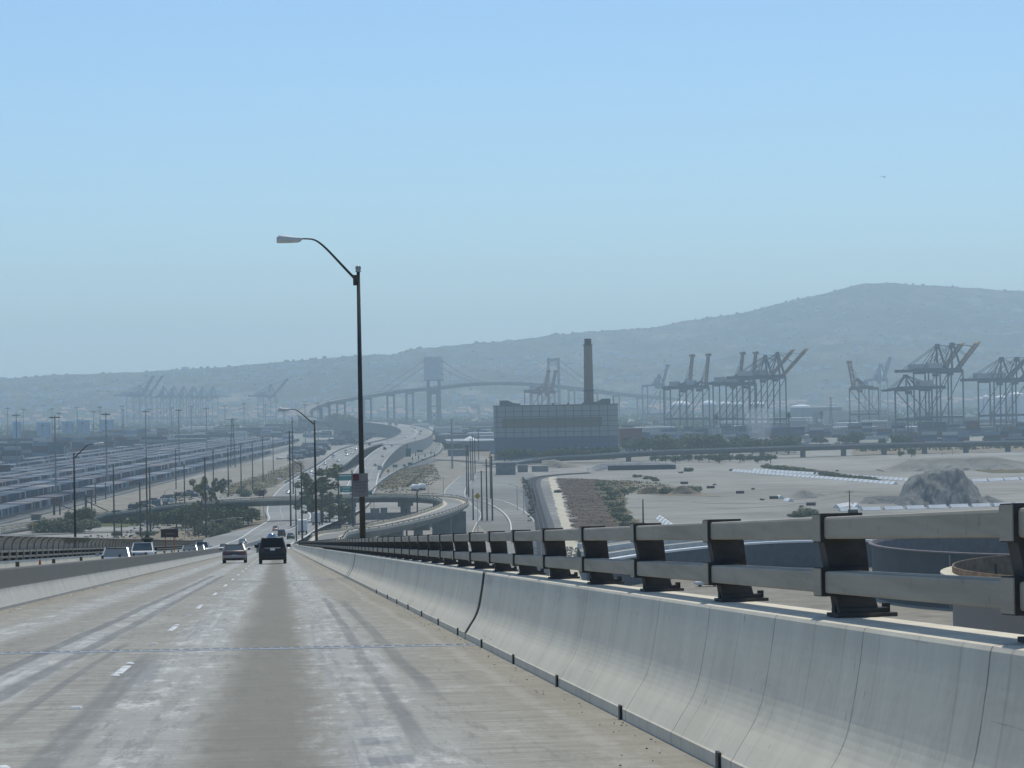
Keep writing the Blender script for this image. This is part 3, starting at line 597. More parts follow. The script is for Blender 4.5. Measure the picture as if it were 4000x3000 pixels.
# --- loop ramp bridge
loop_c=catmull([Pr(3.2,520),Pr(8.6,575),at(1300,2089,9.6),at(1435,2069,9.3),at(1560,2043,9),at(1660,2019,8.9),at(1745,1990,8.9),at(1778,1968,8.9),at(1740,1950,8.9),at(1640,1942,8.9),at(1500,1941,8.9),at(1350,1944,8.9),at(1171,1951,8.9),at(1000,1957,8.8),at(859,1966,7.6),at(678,1980,5.5),at(497,2002,3.6),at(362,2020,2.2),at(136,2055,.9),at(-40,2084,.5)],7)
lt=thing('loop_ramp','curved concrete loop ramp on piers crossing over the freeway','ramp bridge',loop_c[50]); lo=lt.location.copy()
def frame(path,i):
    n=len(path); t=(path[min(i+1,n-1)]-path[max(i-1,0)]); t.z=0; t.normalize(); return Vector((t.y,-t.x,0)),t
def swp(path,prof,closed=True):
    return [[p+frame(path,i)[0]*a+Vector((0,0,h))-lo for a,h in prof] for i,p in enumerate(path)]
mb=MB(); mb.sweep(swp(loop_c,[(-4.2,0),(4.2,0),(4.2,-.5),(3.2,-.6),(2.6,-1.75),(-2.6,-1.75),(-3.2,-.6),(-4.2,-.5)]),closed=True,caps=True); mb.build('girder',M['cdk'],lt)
mb=MB(); mb.sweep(swp(loop_c,[(-2.4,.03),(2.4,.03)])); mb.build('road_surface',M['conc'],lt)
mb=MB(); mb.sweep(swp(loop_c,[(-3.8,.025),(-2.4,.025)])); mb.sweep(swp(loop_c,[(2.4,.025),(3.8,.025)])); mb.build('shoulder',M['shoulder'],lt)
mb=MB(); mb.sweep(swp(loop_c,[(-3.15,.05),(-3.0,.05)])); mb.build('edge_line',M['wline'],lt)
for sg,a in ((1,3.8),(-1,-4.2)):
    pth=loop_c if sg>0 else loop_c[12:]
    mb=MB(); mb.sweep(swp(pth,[(a,0.01),(a,.7),(a+.4,.7),(a+.4,0.01)]),closed=True,caps=True); mb.build('parapet',M['shoulder'],lt)
    mb=MB(); mb.sweep(swp(pth,[(a+.12,1.0),(a+.12,1.14),(a+.28,1.14),(a+.28,1.0)]),closed=True,caps=True); mb.build('handrail',M['railpost'],lt)
    pm2=MB(); pm2.box((0,0,.85),(.22,.22,.34)); pme=pm2.mesh('post'); pme.materials.append(M['dsteel'])
    cnt=0; acc=0
    for i in range(1,len(pth)):
        seg=pth[i]-pth[i-1]; L_=seg.length; r,_t=frame(pth,i)
        while acc<L_ and cnt<98:
            q=pth[i-1]+seg*(acc/L_)+r*(a+.2)-lo; p=bpy.data.objects.new('post',pme); C.objects.link(p); p.parent=lt; p.location=q; acc+=7.0; cnt+=1
        acc-=L_
for i,(wd,dp) in {26:(2.2,2.0),33:(2.2,2.0),40:(5.5,2.4),46:(7.5,2.6),57:(3,2),66:(3.2,2),76:(3.2,2),97:(7,1.6),104:(5,1.4)}.items():
    if i<len(loop_c):
        p=loop_c[i]; r,t=frame(loop_c,i); hh=p.z-1.7; q=p-lo; rz=math.atan2(r.y,r.x)
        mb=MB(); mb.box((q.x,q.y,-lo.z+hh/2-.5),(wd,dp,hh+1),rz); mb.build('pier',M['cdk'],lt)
        if wd<4: mb=MB(); mb.box((q.x,q.y,-lo.z+hh-.75),(6.4,dp*.95,1.5),rz,1.0); mb.build('pier_cap',M['cdk'],lt)
# low dark wall and yard under the loop
b=MB(); b.box((0,0,1.2),(26,.5,2.4)); o=b.build('yard_wall',M['cdk'],label='dark grey low wall on the yard inside the loop ramp',cat='wall'); o.location=at(1565,2028); 
for (x,y,wd,lab) in ((1465,2012,3.2,'small dark shed left of the two inside the loop ramp'),(1500,2010,2.4,'smaller dark hut right of its neighbour inside the loop ramp')):
    t=thing('yard_shed',lab,'shed',at(x,y)); mb=MB(); mb.box((0,0,1.2),(wd,2.4,2.4)); mb.build('wall',M['cdk'],t); mb=MB(); mb.box((0,0,2.5),(wd+.3,2.7,.2)); mb.build('roof',M['cst'],t)
# ================================================================== LONG VIADUCT ON THE RIGHT
vp=catmull([at(1930,1822,.4),at(2047,1800,2.0),at(2170,1787,3.4),at(2320,1779,4.6),at(2500,1767,5.6),at(2750,1757,6.4),at(3043,1748,6.8),at(3486,1735,6.8),at(4000,1725,6.6),at(4400,1717,6.4)],6)
lo=vp[24].copy(); vt=thing('viaduct','long low concrete viaduct crossing the gravel flats on the right','viaduct',lo)
mb=MB(); mb.sweep(swp(vp,[(-5,0),(5,0),(5,-1.0),(4,-2.6),(-4,-2.6),(-5,-1.0)]),closed=True,caps=True); mb.build('girder',mat('viaduct_dark',(0.075,0.08,0.075),.9,col2=(0.12,0.125,0.12),scale=.2),vt)  # girder colour darkened to carry the shade on its face
for a in (-5,4.7): mb=MB(); mb.sweep(swp(vp,[(a,.01),(a,.85),(a+.3,.85),(a+.3,.01)]),closed=True,caps=True); mb.build('parapet',M['cst'],vt)
mb=MB(); mb.sweep(swp(vp,[(-4.6,.03),(4.6,.03)])); mb.build('road_surface',M['conc'],vt)
for px in (2450,2663,2825,2973,3131,3290,3448,3606,3768,3932,4100):
    best=min(range(len(vp)-1),key=lambda i:abs((2000+F_PX*vp[i].x/vp[i].y)-px)); 
    j=best+1 if 2000+F_PX*vp[best].x/vp[best].y<px else best-1
    pa,pb=2000+F_PX*vp[best].x/vp[best].y,2000+F_PX*vp[j].x/vp[j].y; q=vp[best].lerp(vp[j],(px-pa)/(pb-pa)) if abs(pb-pa)>1 else vp[best]
    hh=q.z-2.5; mb=MB(); mb.box((q.x-lo.x,q.y-lo.y,-lo.z+hh/2-.3),(3.2 if px!=2825 else 6.5,3,hh+.6)); mb.build('pier',M['cdk'],vt)
pst=MB(); pst.box((0,0,1.15),(.3,.3,.6)); pstm=pst.mesh('post'); pstm.materials.append(M['dsteel'])
for i in range(40):
    k=14+i; 
    if k<len(vp): o=bpy.data.objects.new('post',pstm); C.objects.link(o); o.parent=vt; o.location=vp[k]-lo+Vector((0,-4.9,0))
# ================================================================== STREET LAMPS
def arm_curve(L,H,n=14):
    # from pole side (0,0) up along a slope then levelling to (L,H)
    P=[(0,0)]+[(L*a,H*b) for a,b in ((.16,.22),(.33,.46),(.5,.70),(.62,.85),(.72,.945),(.82,.99),(1,1))]
    return [(v.x,v.y) for v in catmull([(a,b,0) for a,b in P],3)]
def street_lamp(label,loc,h,L,side,k=1.0,sign=False,rise=1.05,detail=True,group='street lamps along the road'):
    """side -1: arm reaches to the left of the road"""
    t=thing('street_lamp',label,'street lamp',loc,-PSI if False else 0,group)
    ax=Vector((RT.x,RT.y,0))*side
    r0,r1=.135*k,.07*k
    mb=MB(); mb.tube([(0,0,-.6),(0,0,h)],[r0,r1],12); mb.build('pole',M['lpole'],t,smooth=True)
    if detail:
        mb=MB(); mb.lathe([(.10*k,h),(.125*k,h+.03),(.09*k,h+.07),(.12*k,h+.14),(.11*k,h+.22),(.03,h+.27),(0,h+.28)],n=12); mb.build('finial',M['galv'],t,smooth=True)
    P=arm_curve(L,rise); pts=[ax*(.06+a)+Vector((0,0,h-.35+b_)) for a,b_ in P]
    mb=MB(); mb.tube(pts,[.06*k-.03*k*i/(len(pts)-1) for i in range(len(pts))],8); mb.build('arm',M['lpole'],t,smooth=True)
    if detail:
        mb=MB(); mb.box((ax.x*.1,ax.y*.1,h-.33),(.22*k,.16*k,.42*k)); mb.build('bracket',M['lpole'],t)
    # cobra-head luminaire
    e=pts[-1]; rings=[]; Lh=.98*k
    for f,wd,up,dn in ((-.06,.03,.03,.03),(.02,.075,.05,.11),(.12,.11,.07,.15),(.4,.15,.11,.16),(.7,.165,.16,.165),(.88,.14,.165,.165),(.97,.085,.1,.165),(1.0,.05,.06,.16)):
        c=e+ax*(f*Lh); s_=Vector((-ax.y,ax.x,0)); ring=[]
        for j in range(12):
            q=2*math.pi*j/12; z_=math.sin(q); ring.append(c+s_*(math.cos(q)*wd*k)+Vector((0,0,(z_*up if z_>0 else max(z_*dn*1.6,-dn))*k)))
        rings.append(ring)
    mb=MB(); mb.sweep(rings,closed=True,caps=True); mb.build('luminaire',M['lhead'],t,smooth=True)
    if sign: return t
    return t
M['lpole']=mat('lamp_pole_bronze',(0.055,0.05,0.042),.6,.1,var=.25,scale=1.5,spec=.3)
M['lhead']=mat('luminaire_grey',(0.55,0.57,0.56),.5,.0,var=.15,scale=3)
big=street_lamp('tall curved-arm street lamp nearest the camera, carrying a pale sign plate',Pr(3.42,103.5,.2),12.1,2.22,-1,1.0,rise=1.72)
sp=MB(); sp.box((0,0,0),(.62,.02,.95)); 
s2=sp.build('sign_plate',mat('sign_plate_dull',(0.22,0.20,0.19),.7,var=.12,scale=3),big); s2.location=(-.05,-.20,3.5); s2.rotation_euler=(0,0,R_(8))
sp=MB(); sp.box((0,0,0),(.24,.012,.26)); s3=sp.build('sign_emblem',mat('sign_red_faded',(0.13,0.045,0.045),.7,var=.2,scale=6),s2); s3.location=(-.17,-.018,.31)
for sx,sz in ((0,.045),):
    pass
sp=MB(); 
for zz,wd in ((.12,.5),(.0,.42),(-.12,.46),(-.26,.36)): sp.box((0,-.016,zz),(wd,.01,.035))
sp.build('sign_lettering',mat('sign_text_faded',(0.15,0.12,0.115),.7,var=.1),s2)
street_lamp('second curved-arm street lamp from the camera on the right railing',Pr(3.55,236,.2),12.4,2.2,-1,1.1,detail=False,rise=1.4)
street_lamp('third curved-arm street lamp from the camera, in front of the eucalyptus',Pr(3.55,372,.2),12.75,2.4,-1,1.15,detail=False)
street_lamp('fourth curved-arm street lamp from the camera, small beyond the bridge end',Pr(3.7,512,.2),12.6,2.4,-1,1.2,detail=False)
street_lamp('curved-arm street lamp standing at the left fence, arm towards the road',Pr(-15.25,196,.0),8.75,1.45,1,.8,detail=False,rise=1.0)
# ================================================================== VEHICLES
CARM={}
def paint(name,col,rough=.28,metal=.2):
    if name not in CARM: CARM[name]=mat('paint_'+name,col,rough,metal,var=.05,scale=.8,spec=.6)
    return CARM[name]
KW=dict(
 sedan=dict(L=4.85,W=1.82,belt=.93,hood=.86,deck=.93,roof=1.42,ws=(1.05,.25),rw=(-1.35,-.75),nose=.62,tail=.72,wr=.32,wb=1.42,ride=.2),
 hatch=dict(L=4.3,W=1.76,belt=.95,hood=.9,deck=.95,roof=1.5,ws=(1.1,.35),rw=(-1.95,-1.5),nose=.66,tail=.9,wr=.31,wb=1.3,ride=.2),
 suv=dict(L=4.75,W=1.92,belt=1.12,hood=1.05,deck=1.12,roof=1.8,ws=(1.0,.5),rw=(-2.28,-1.98),nose=.9,tail=1.1,wr=.37,wb=1.4,ride=.26),
 van=dict(L=5.1,W=1.98,belt=1.15,hood=1.05,deck=1.15,roof=1.85,ws=(1.6,.85),rw=(-2.45,-2.3),nose=.85,tail=1.12,wr=.35,wb=1.5,ride=.24))
def car(kind,col,label,loc,heading,grade=0.0,group=None,detail=2,name=None,extra=None):
    """heading: angle the nose points to (0 = +Y, away from the camera)"""
    k=KW[kind]; t=thing(name or {'sedan':'sedan_car','hatch':'hatchback_car','suv':'suv_car','van':'minivan'}[kind],label,'car' if kind!='van' else 'van',loc,0,group)
    t.rotation_euler=(grade,0,heading)
    L2,W2=k['L']/2,k['W']/2; pm=paint(*col) if isinstance(col,tuple) else CARM[col]
    st=[(L2,.80,k['nose']*.78,.34),(L2-.08,.90,k['nose'],.26),(L2-.45,.97,k['hood']*.94,k['ride']),(k['ws'][0]+.02,1.0,k['hood'],k['ride']),(.2,1.0,k['belt'],k['ride']),(k['rw'][0]+.2,1.0,k['belt'],k['ride']),(-L2+.35,.98,k['deck'],k['ride']),(-L2+.06,.93,k['deck']*.97,.27),(-L2,.86,k['tail']*.9,.36)]
    rings=[]
    for y,wf,top,bot in st:
        w_=W2*wf; m_=(top*.55+bot*.45)
        half=[(w_*.80,top),(w_*.95,top-.07),(w_,m_+.1),(w_*.985,m_-.14),(w_*.9,bot),(w_*.5,bot-.01)]
        rings.append([Vector((x,y,z)) for x,z in half]+[Vector((-x,y,z)) for x,z in half[::-1]])
    mb=MB(); mb.sweep(rings,closed=True,caps=True); body=mb.build('body',pm,t,smooth=True)
    # greenhouse
    ws0,ws1=k['ws']; rw0,rw1=k['rw']; tz=k['roof']-.05; bz=k['belt']-.05
    g=MB(); a=W2*.86; b_=W2*.68
    g.add([(-a,ws0,k['hood']-.04),(a,ws0,k['hood']-.04),(a,rw0,bz),(-a,rw0,bz),(-b_,ws1,tz),(b_,ws1,tz),(b_,rw1,tz),(-b_,rw1,tz)],[(0,1,5,4),(1,2,6,5),(2,3,7,6),(3,0,4,7)])
    g.build('window',M['glass'] if not (extra and extra.get('dark')) else mat('tinted_glass',(0.008,0.009,0.01),.25,spec=.25),t)
    r=MB(); r.sweep([[Vector((x*b_*1.03*f,y,z)) for x,z in ((-1,tz-.03),(-.9,tz+.035),(0,tz+.06),(.9,tz+.035),(1,tz-.03))] for y,f in ((ws1+.03,.97),(ws1-.25,1),(rw1+.25,1),(rw1-.03,.97))])
    for sx in (-1,1):
        r.bar((sx*a,ws0,k['hood']-.02),(sx*b_,ws1,tz),.07,.07); r.bar((sx*a,rw0,bz),(sx*b_,rw1,tz),.12,.12)
        if detail>1: r.bar((sx*a*1.0,-.15,bz),(sx*b_*1.01,-.2,tz),.06,.06)
    r.build('roof',pm,t)
    if detail>0:
        wm=MB(); wm.tube([(-.1,0,0),(.1,0,0)],k['wr'],14); wme=wm.mesh('wheel'); wme.materials.append(M['black'])
        rm_=MB(); rm_.tube([(-.115,0,0),(.115,0,0)],k['wr']*.58,10); rme=rm_.mesh('rim'); rme.materials.append(M['galv'])
        for sx in (-1,1):
            for sy in (-1,1):
                w_=bpy.data.objects.new('wheel',wme); C.objects.link(w_); w_.parent=t; w_.location=(sx*(W2-.13),sy*k['wb'],k['wr'])
                if detail>1: q=bpy.data.objects.new('rim',rme); C.objects.link(q); q.parent=w_
        for sx in (-1,1):
            q=MB(); q.box((sx*W2*.70,L2-.03,k['nose']*.86),(W2*.34,.12,.15)); q.build('headlight',M['lamp'],t)
            q=MB(); q.box((sx*W2*.74,-L2+.02,k['tail']*.86),(W2*.30,.10,.17 if kind!='suv' else .30)); q.build('tail_light',M['red'] if not extra or not extra.get('dark') else mat('smoked_lens',(0.035,0.008,0.008),.3,spec=.5),t)
    if detail>1:
        for sx in (-1,1):
            q=MB(); q.box((sx*(W2+.14),ws0-.35,bz+.14),(.30,.12,.22) if kind=='suv' else (.20,.10,.14)); q.build('side_mirror',pm if not (extra and extra.get('dark')) else M['black'],t,bevel=.03)
        q=MB(); q.box((0,-L2-.035,.47),(W2*1.86,.12,.20)); q.build('rear_bumper',extra.get('bumper',pm) if extra else pm,t,bevel=.03)
        q=MB(); q.box((0,L2+.02,.45),(W2*1.8,.10,.20)); q.build('front_bumper',pm,t,bevel=.03)
        q=MB(); q.box((0,-L2-.06 if kind!='suv' else -L2-.02,(k['tail']*.72) if kind!='suv' else .98),(.32,.02,.16)); q.build('licence_plate',M['white'],t)
        q=MB(); q.box((0,L2+.01,k['nose']*.78),(.8,.05,.12)); q.build('grille',M['dsteel'],t)
    return t
def on_road(lat,s,h=.02): return Pr(lat,s,h)
AW,TO=-PSI,-PSI+math.pi
GRD=-math.atan(G)
blk=('black',(0.008,0.008,0.008),.6,.0)
car('suv',blk,'black sport utility vehicle ahead in our lane, seen from behind',on_road(-.36,177),AW,GRD,extra=dict(dark=1))
car('sedan',('maroon',(0.075,0.058,0.058),.35,.2),'old brown-maroon sedan with chrome bumper ahead in the left lane',on_road(-3.2,192),AW,GRD,extra=dict(bumper=M['galv']))
car('sedan',('silverblue',(0.33,0.37,0.43),.3,.4),'large silver-blue oncoming sedan nearest behind the median',on_road(-9.25,149),TO,-GRD)
# white oncoming pickup with something dark on the roof
def pickup(label,col,loc,head,grade,load=False,detail=2):
    t=thing('pickup_truck',label,'pickup truck',loc,0); t.rotation_euler=(grade,0,head); pm=paint(*col)
    mb=MB(); rings=[]
    for y,w_,top,bot in ((2.65,.86,.85,.45),(2.55,.93,1.02,.38),(1.2,.95,1.10,.35),(-2.5,.95,1.08,.38),(-2.6,.92,1.05,.42)):
        rings.append([Vector((sx*w_*f,y,z)) for sx,f,z in ((1,.92,top),(1,1,top-.1),(1,1,bot+.1),(1,.9,bot),(-1,.9,bot),(-1,1,bot+.1),(-1,1,top-.1),(-1,.92,top))])
    mb.sweep(rings,closed=True,caps=True); mb.build('body',pm,t)
    g=MB(); a,b_=.84,.70; g.add([(-a,1.2,1.06),(a,1.2,1.06),(a,-.55,1.06),(-a,-.55,1.06),(-b_,.55,1.72),(b_,.55,1.72),(b_,-.4,1.72),(-b_,-.4,1.72)],[(0,1,5,4),(1,2,6,5),(2,3,7,6),(3,0,4,7)]); g.build('window',M['glass'],t)
    r=MB(); r.box((0,.07,1.74),(1.46,1.05,.07)); 
    for sx in (-1,1): r.bar((sx*a,1.2,1.08),(sx*b_,.55,1.72),.08); r.bar((sx*a,-.55,1.08),(sx*b_,-.4,1.72),.12)
    r.build('roof',pm,t)
    wm=MB(); wm.tube([(-.12,0,0),(.12,0,0)],.38,14); wme=wm.mesh('wheel'); wme.materials.append(M['black'])
    for sx in (-1,1):
        for y in (1.65,-1.55): w_=bpy.data.objects.new('wheel',wme); C.objects.link(w_); w_.parent=t; w_.location=(sx*.80,y,.38)
        q=MB(); q.box((sx*.72,2.62,.82),(.3,.08,.18)); q.build('headlight',M['lamp'],t)
        q=MB(); q.box((sx*1.05,.95,1.2),(.2,.1,.2)); q.build('side_mirror',M['black'],t)
        q=MB(); q.box((sx*.86,-2.62,.85),(.14,.06,.3)); q.build('tail_light',M['red'],t)
    q=MB(); q.box((0,2.62,.8),(1.0,.06,.2)); q.build('grille',M['dsteel'],t)
    return t
pickup('white oncoming pickup truck behind the median with a dark bundle above its cab',('white',(0.62,0.62,0.60),.4,0),on_road(-10.7,206),TO,-GRD)
mb=MB(); mb.lathe([(.0,0),(.30,.02),(.34,.15),(.52,.22),(.50,.30),(.22,.42),(.08,.62),(0,.64)],n=12)
b=mb.build('dark_bundle',mat('bundle_dark',(0.03,0.035,0.03),.9,var=.4,scale=6),label='dark hat-shaped bundle riding above the white pickup cab',cat='load'); b.location=on_road(-10.35,206,1.78)
car('sedan',('beige',(0.38,0.38,0.36),.3,.4),'pale silver oncoming sedan, low behind the median, third from the left',on_road(-8.9,262),TO,-GRD,detail=1)
car('sedan',('grey',(0.16,0.19,0.22),.3,.4),'dark grey oncoming sedan just behind the pale silver one',on_road(-8.9,288),TO,-GRD,detail=1)
car('suv',CARM and ('white',(0.62,0.62,0.60),.4,0),'white oncoming sport utility vehicle with sun glint on its hood',on_road(-9.3,318),TO,-GRD,detail=2)
car('hatch',('white',(0.62,0.62,0.60),.4,0),'small white oncoming car beside the roof of the brown sedan',on_road(-9.0,430),TO,-GRD,detail=1)
car('sedan',('navy',(0.02,0.035,0.06),.3,.3),'dark blue oncoming car alone on the merge beyond the median',on_road(-8.4,560),TO,-GRD,detail=1)
# ahead of the black SUV
pickup('red pickup truck ahead hidden behind the black sport utility vehicle',('red',(0.16,0.02,0.02),.4,.1),on_road(-.9,335),AW,GRD)
mb=MB(); mb.lathe([(0,-.5),(.45,-.45),(.62,-.2),(.66,.1),(.55,.42),(.3,.58),(0,.62)],n=16); b=mb.build('chrome_tank',mat('tank_steel',(0.35,0.36,0.36),.2,.9,var=.1),smooth=True,label='rounded shiny tank on the red pickup with a bright sun glint',cat='tank'); b.location=on_road(-.75,334.3,2.1)
car('hatch',('grey',(0.16,0.19,0.22),.3,.4),'pale grey car ahead, left of the red pickup',on_road(-2.3,380),AW,GRD,detail=1)
def Rp(path,t,off=0,h=.1):
    x=t*(len(path)-1); i=min(int(x),len(path)-2); p=path[i].lerp(path[i+1],x-i); r,_=frame(path,i); d=path[i+1]-path[i]
    return p+r*off+Vector((0,0,h)), math.atan2(-d.x,d.y)
def path_car(kind,col,label,path,t,off,away=True,detail=1,name=None,group=None):
    p,hd=Rp(path,t,off); return car(kind,col,label,p,hd+(0 if away else math.pi),0,detail=detail,name=name,group=group)
WH=('white',(0.62,0.62,0.60),.4,0); GR=('grey',(0.16,0.19,0.22),.3,.4); SV=('silver',(0.42,0.44,0.46),.3,.4)
path_car('sedan',WH,'white sedan ahead where the roadway bends right past the railing',right_path,.085,.2)
path_car('sedan',('green',(0.02,0.05,0.05),.3,.2),'dark green car with bright window glint ahead of the white sedan',right_path,.14,1.6)
path_car('suv',blk,'low black car ahead beside the bending median',right_path,.17,-2.0)
path_car('hatch',('dullred',(0.20,0.06,0.06),.4,.1),'small red oncoming car near the shadow of the loop ramp',left_path,.315,2.0,False)
path_car('sedan',blk,'black oncoming car with lit headlights passing under the loop ramp',left_path,.52,4.6,False)
# white box truck and rigs
def box_truck(label,loc,head,col=WH,L=7.5,Hh=3.4,cabc=WH,grade=0,group=None):
    t=thing('box_truck',label,'truck',loc,0,group); t.rotation_euler=(grade,0,head)
    mb=MB(); mb.box((0,-1,1.0+Hh/2-.3),(2.4,L-2.2,Hh-.6)); mb.build('cargo_box',paint(*col),t,bevel=.05)
    mb=MB(); mb.box((0,L/2-.8,1.5),(2.2,1.8,1.9),0,.92); mb.build('cab',paint(*cabc),t,bevel=.1)
    mb=MB(); mb.box((0,L/2+.08,1.95),(1.9,.06,.75)); mb.build('windscreen',M['glass'],t)
    wm=MB(); wm.tube([(-.14,0,0),(.14,0,0)],.48,12); wme=wm.mesh('wheel'); wme.materials.append(M['black'])
    for sx in (-1,1):
        for y in (L/2-1.1,-L/2+1.0): w_=bpy.data.objects.new('wheel',wme); C.objects.link(w_); w_.parent=t; w_.location=(sx*.98,y,.48)
    mb=MB(); mb.box((0,-.4,.68),(1.0,L-.9,.24)); mb.build('chassis',M['dsteel'],t)
    return t
p,h_=Rp(right_path,.2,2.4); box_truck('white box truck beyond the bridge railing, right of the dark green car',p,h_,grade=0)
p,h_=Rp(right_path,.31,1.0); box_truck('grey-white truck half hidden by the eucalyptus trunk',p,h_,SV)
# cars on the raised freeway
rnd=random.Random(5)
fl=[('white sedan','white'),('silver sedan','silver'),('dark grey sedan','grey'),('white van','white'),('pale sedan','silver')]
i=0
for (path,t,off,aw,kd,col,lab) in (
 (left_path,.80,-3,False,'sedan',WH,'white oncoming sedan nearest on the raised freeway left of the big lamp pole'),
 (left_path,.835,-4.5,False,'hatch',SV,'silver oncoming car, second on the outer lane of the raised freeway'),
 (left_path,.85,1.5,False,'sedan',GR,'dark grey oncoming car on the inner lane left of the big lamp pole'),
 (left_path,.865,-3.5,False,'hatch',WH,'white oncoming hatchback in the middle of the raised freeway queue'),
 (left_path,.885,2.2,False,'sedan',SV,'silver oncoming sedan beside the raised freeway median'),
 (left_path,.905,-1.5,False,'suv',WH,'white oncoming sport utility vehicle touching the big lamp pole edge'),
 (left_path,.955,-2,False,'sedan',WH,'white oncoming car right of the big lamp pole on the bridge crest'),
 (left_path,.975,2,False,'suv',blk,'black oncoming vehicle right of the big lamp pole on the bridge crest'),
 (right_path,.80,3,True,'sedan',GR,'dark car driving away just right of the big lamp pole'),
 (right_path,.915,-1,True,'suv',blk,'dark vehicle driving away in mid freeway near the wall top'),
 (right_path,.935,-3,True,'sedan',SV,'silver car driving away ahead of the dark vehicle near the wall'),
 (far_path,.08,-6,False,'sedan',WH,'white oncoming car at the start of the distant bend'),
 (far_path,.30,5,True,'hatch',GR,'small dark car, nearest of three in the distant bend'),
 (far_path,.38,4,True,'suv',GR,'small dark car, middle of three in the distant bend'),
 (far_path,.50,2,True,'sedan',GR,'small dark car, farthest of three in the distant bend'),
 (far_path,.70,-5,False,'sedan',WH,'tiny white car with headlight glint near the freeway crest'),
 (far_path,.80,3,True,'sedan',SV,'tiny silver car driving away at the freeway crest')):
    path_car(kd,col,lab,path,t,off,aw,detail=1)
for n_,(x,y,lab) in enumerate(((1297,1814,'motorcycle'),)):
    pass
for (path,t,off,lab) in ((far_path,.62,-7,'dark truck with pale box on the left lane of the distant bend'),(far_path,.66,-9,'second dark truck just behind on the left lane of the distant bend')):
    p,h_=Rp(path,t,off); box_truck(lab,p,h_+math.pi,GR)
# motorcycle with rider on the raised freeway
def rider(label,loc,head):
    t=thing('motorcycle',label+', seen head-on','motorcycle',loc,head)
    wm=MB(); wm.tube([(-.07,0,0),(.07,0,0)],.32,12); wme=wm.mesh('wheel'); wme.materials.append(M['black'])
    for y in (.72,-.72): w_=bpy.data.objects.new('wheel',wme); C.objects.link(w_); w_.parent=t; w_.location=(0,y,.32)
    mb=MB(); mb.box((0,0,.68),(.30,1.1,.34),0,.8); mb.bar((0,.72,.32),(0,.45,1.0),.12); mb.bar((-.36,.42,1.02),(.36,.42,1.02),.05); mb.build('frame',M['dsteel'],t,bevel=.05)
    o=thing('person','helmeted rider on the '+label,'person',Vector(loc)+Vector((0,0,.8)),head)
    mb=MB(); mb.tube([(0,-.2,.0),(0,-.15,.28),(0,-.05,.55),(0,0,.68)],[.19,.18,.21,.08],10)
    for sx in (-1,1): mb.tube([(sx*.2,-.05,.52),(sx*.33,.15,.33),(sx*.33,.4,.25)],[.07,.055,.045],6); mb.tube([(sx*.1,-.2,0),(sx*.24,.2,.02),(sx*.24,.12,-.42)],[.1,.09,.06],6)
    mb.build('body',mat('jacket_dark',(0.05,0.05,0.055),.9,var=.2),o,smooth=True)
    mb=MB(); mb.lathe([(0,-.14),(.10,-.12),(.14,0),(.12,.10),(0,.15)],n=10); h2=mb.build('helmet',M['lamp'],o,smooth=True); h2.location=(0,.02,.84)
for k_,(t_,off,lab) in enumerate(((.782,-1.5,'motorcycle on the raised freeway, nearer of two'),(.80,1.0,'motorcycle on the raised freeway, farther of two'))):
    p,h_=Rp(left_path,t_,off); rider(lab,p,h_+math.pi)
# cars on the low roads
car('sedan',WH,'white car on the left service road emerging behind the oleander bushes',at(168,2048,.25),R_(-100),detail=1)
car('suv',WH,'white vehicle parked behind the lamp pole on the brown bank',at(575,2055,.15),R_(80),detail=1)
car('hatch',SV,'silver car parked behind the palms beside the white vehicle',at(600,2052,.15),R_(80),detail=1)
car('sedan',WH,'white car with headlights on the access road under the loop ramp',at(1335,1868,.6),R_(160),detail=1)
# message sign trailer by the merge
t=thing('message_sign','dark changeable message board on orange legs beyond the median','message sign',Pr(-13.75,330,-.5)); 
mb=MB(); mb.box((0,0,3.6),(2.2,.25,1.05)); mb.build('board',mat('board_dark',(0.03,0.022,0.022),.6,var=.2),t); mb=MB(); mb.box((.1,-.14,3.55),(1.2,.03,.16)); mb.build('display',mat('amber_dim',(0.16,0.07,0.06),.5),t)
for x in (-.55,.55): mb=MB(); mb.bar((x,0,0),(x,0,3.1),.12); mb.build('leg',M['orange'],t)
mb=MB(); mb.box((0,0,.7),(1.8,1.2,.25)); mb.build('trailer',M['orange'],t)
cm=MB(); cm.lathe([(.17,0),(.17,.04),(.14,.05),(.03,.7),(0,.7)],n=10); cme=cm.mesh('cone'); cme.materials.append(M['orange'])
for i in range(7): put('traffic_cone',cme,Pr(-12.6+.1*i,345+i*14,.02),label='small orange cone beyond the message board, %s in the row'%ORD[i],cat='traffic cone',group='orange cones along the merge')
for lat,s in ((-12.9,102),(-12.8,140)): put('traffic_cone',cme,Pr(lat,s,.25),label='orange cone tip showing over the median, %s of two'%('left' if s<120 else 'right'),cat='traffic cone')
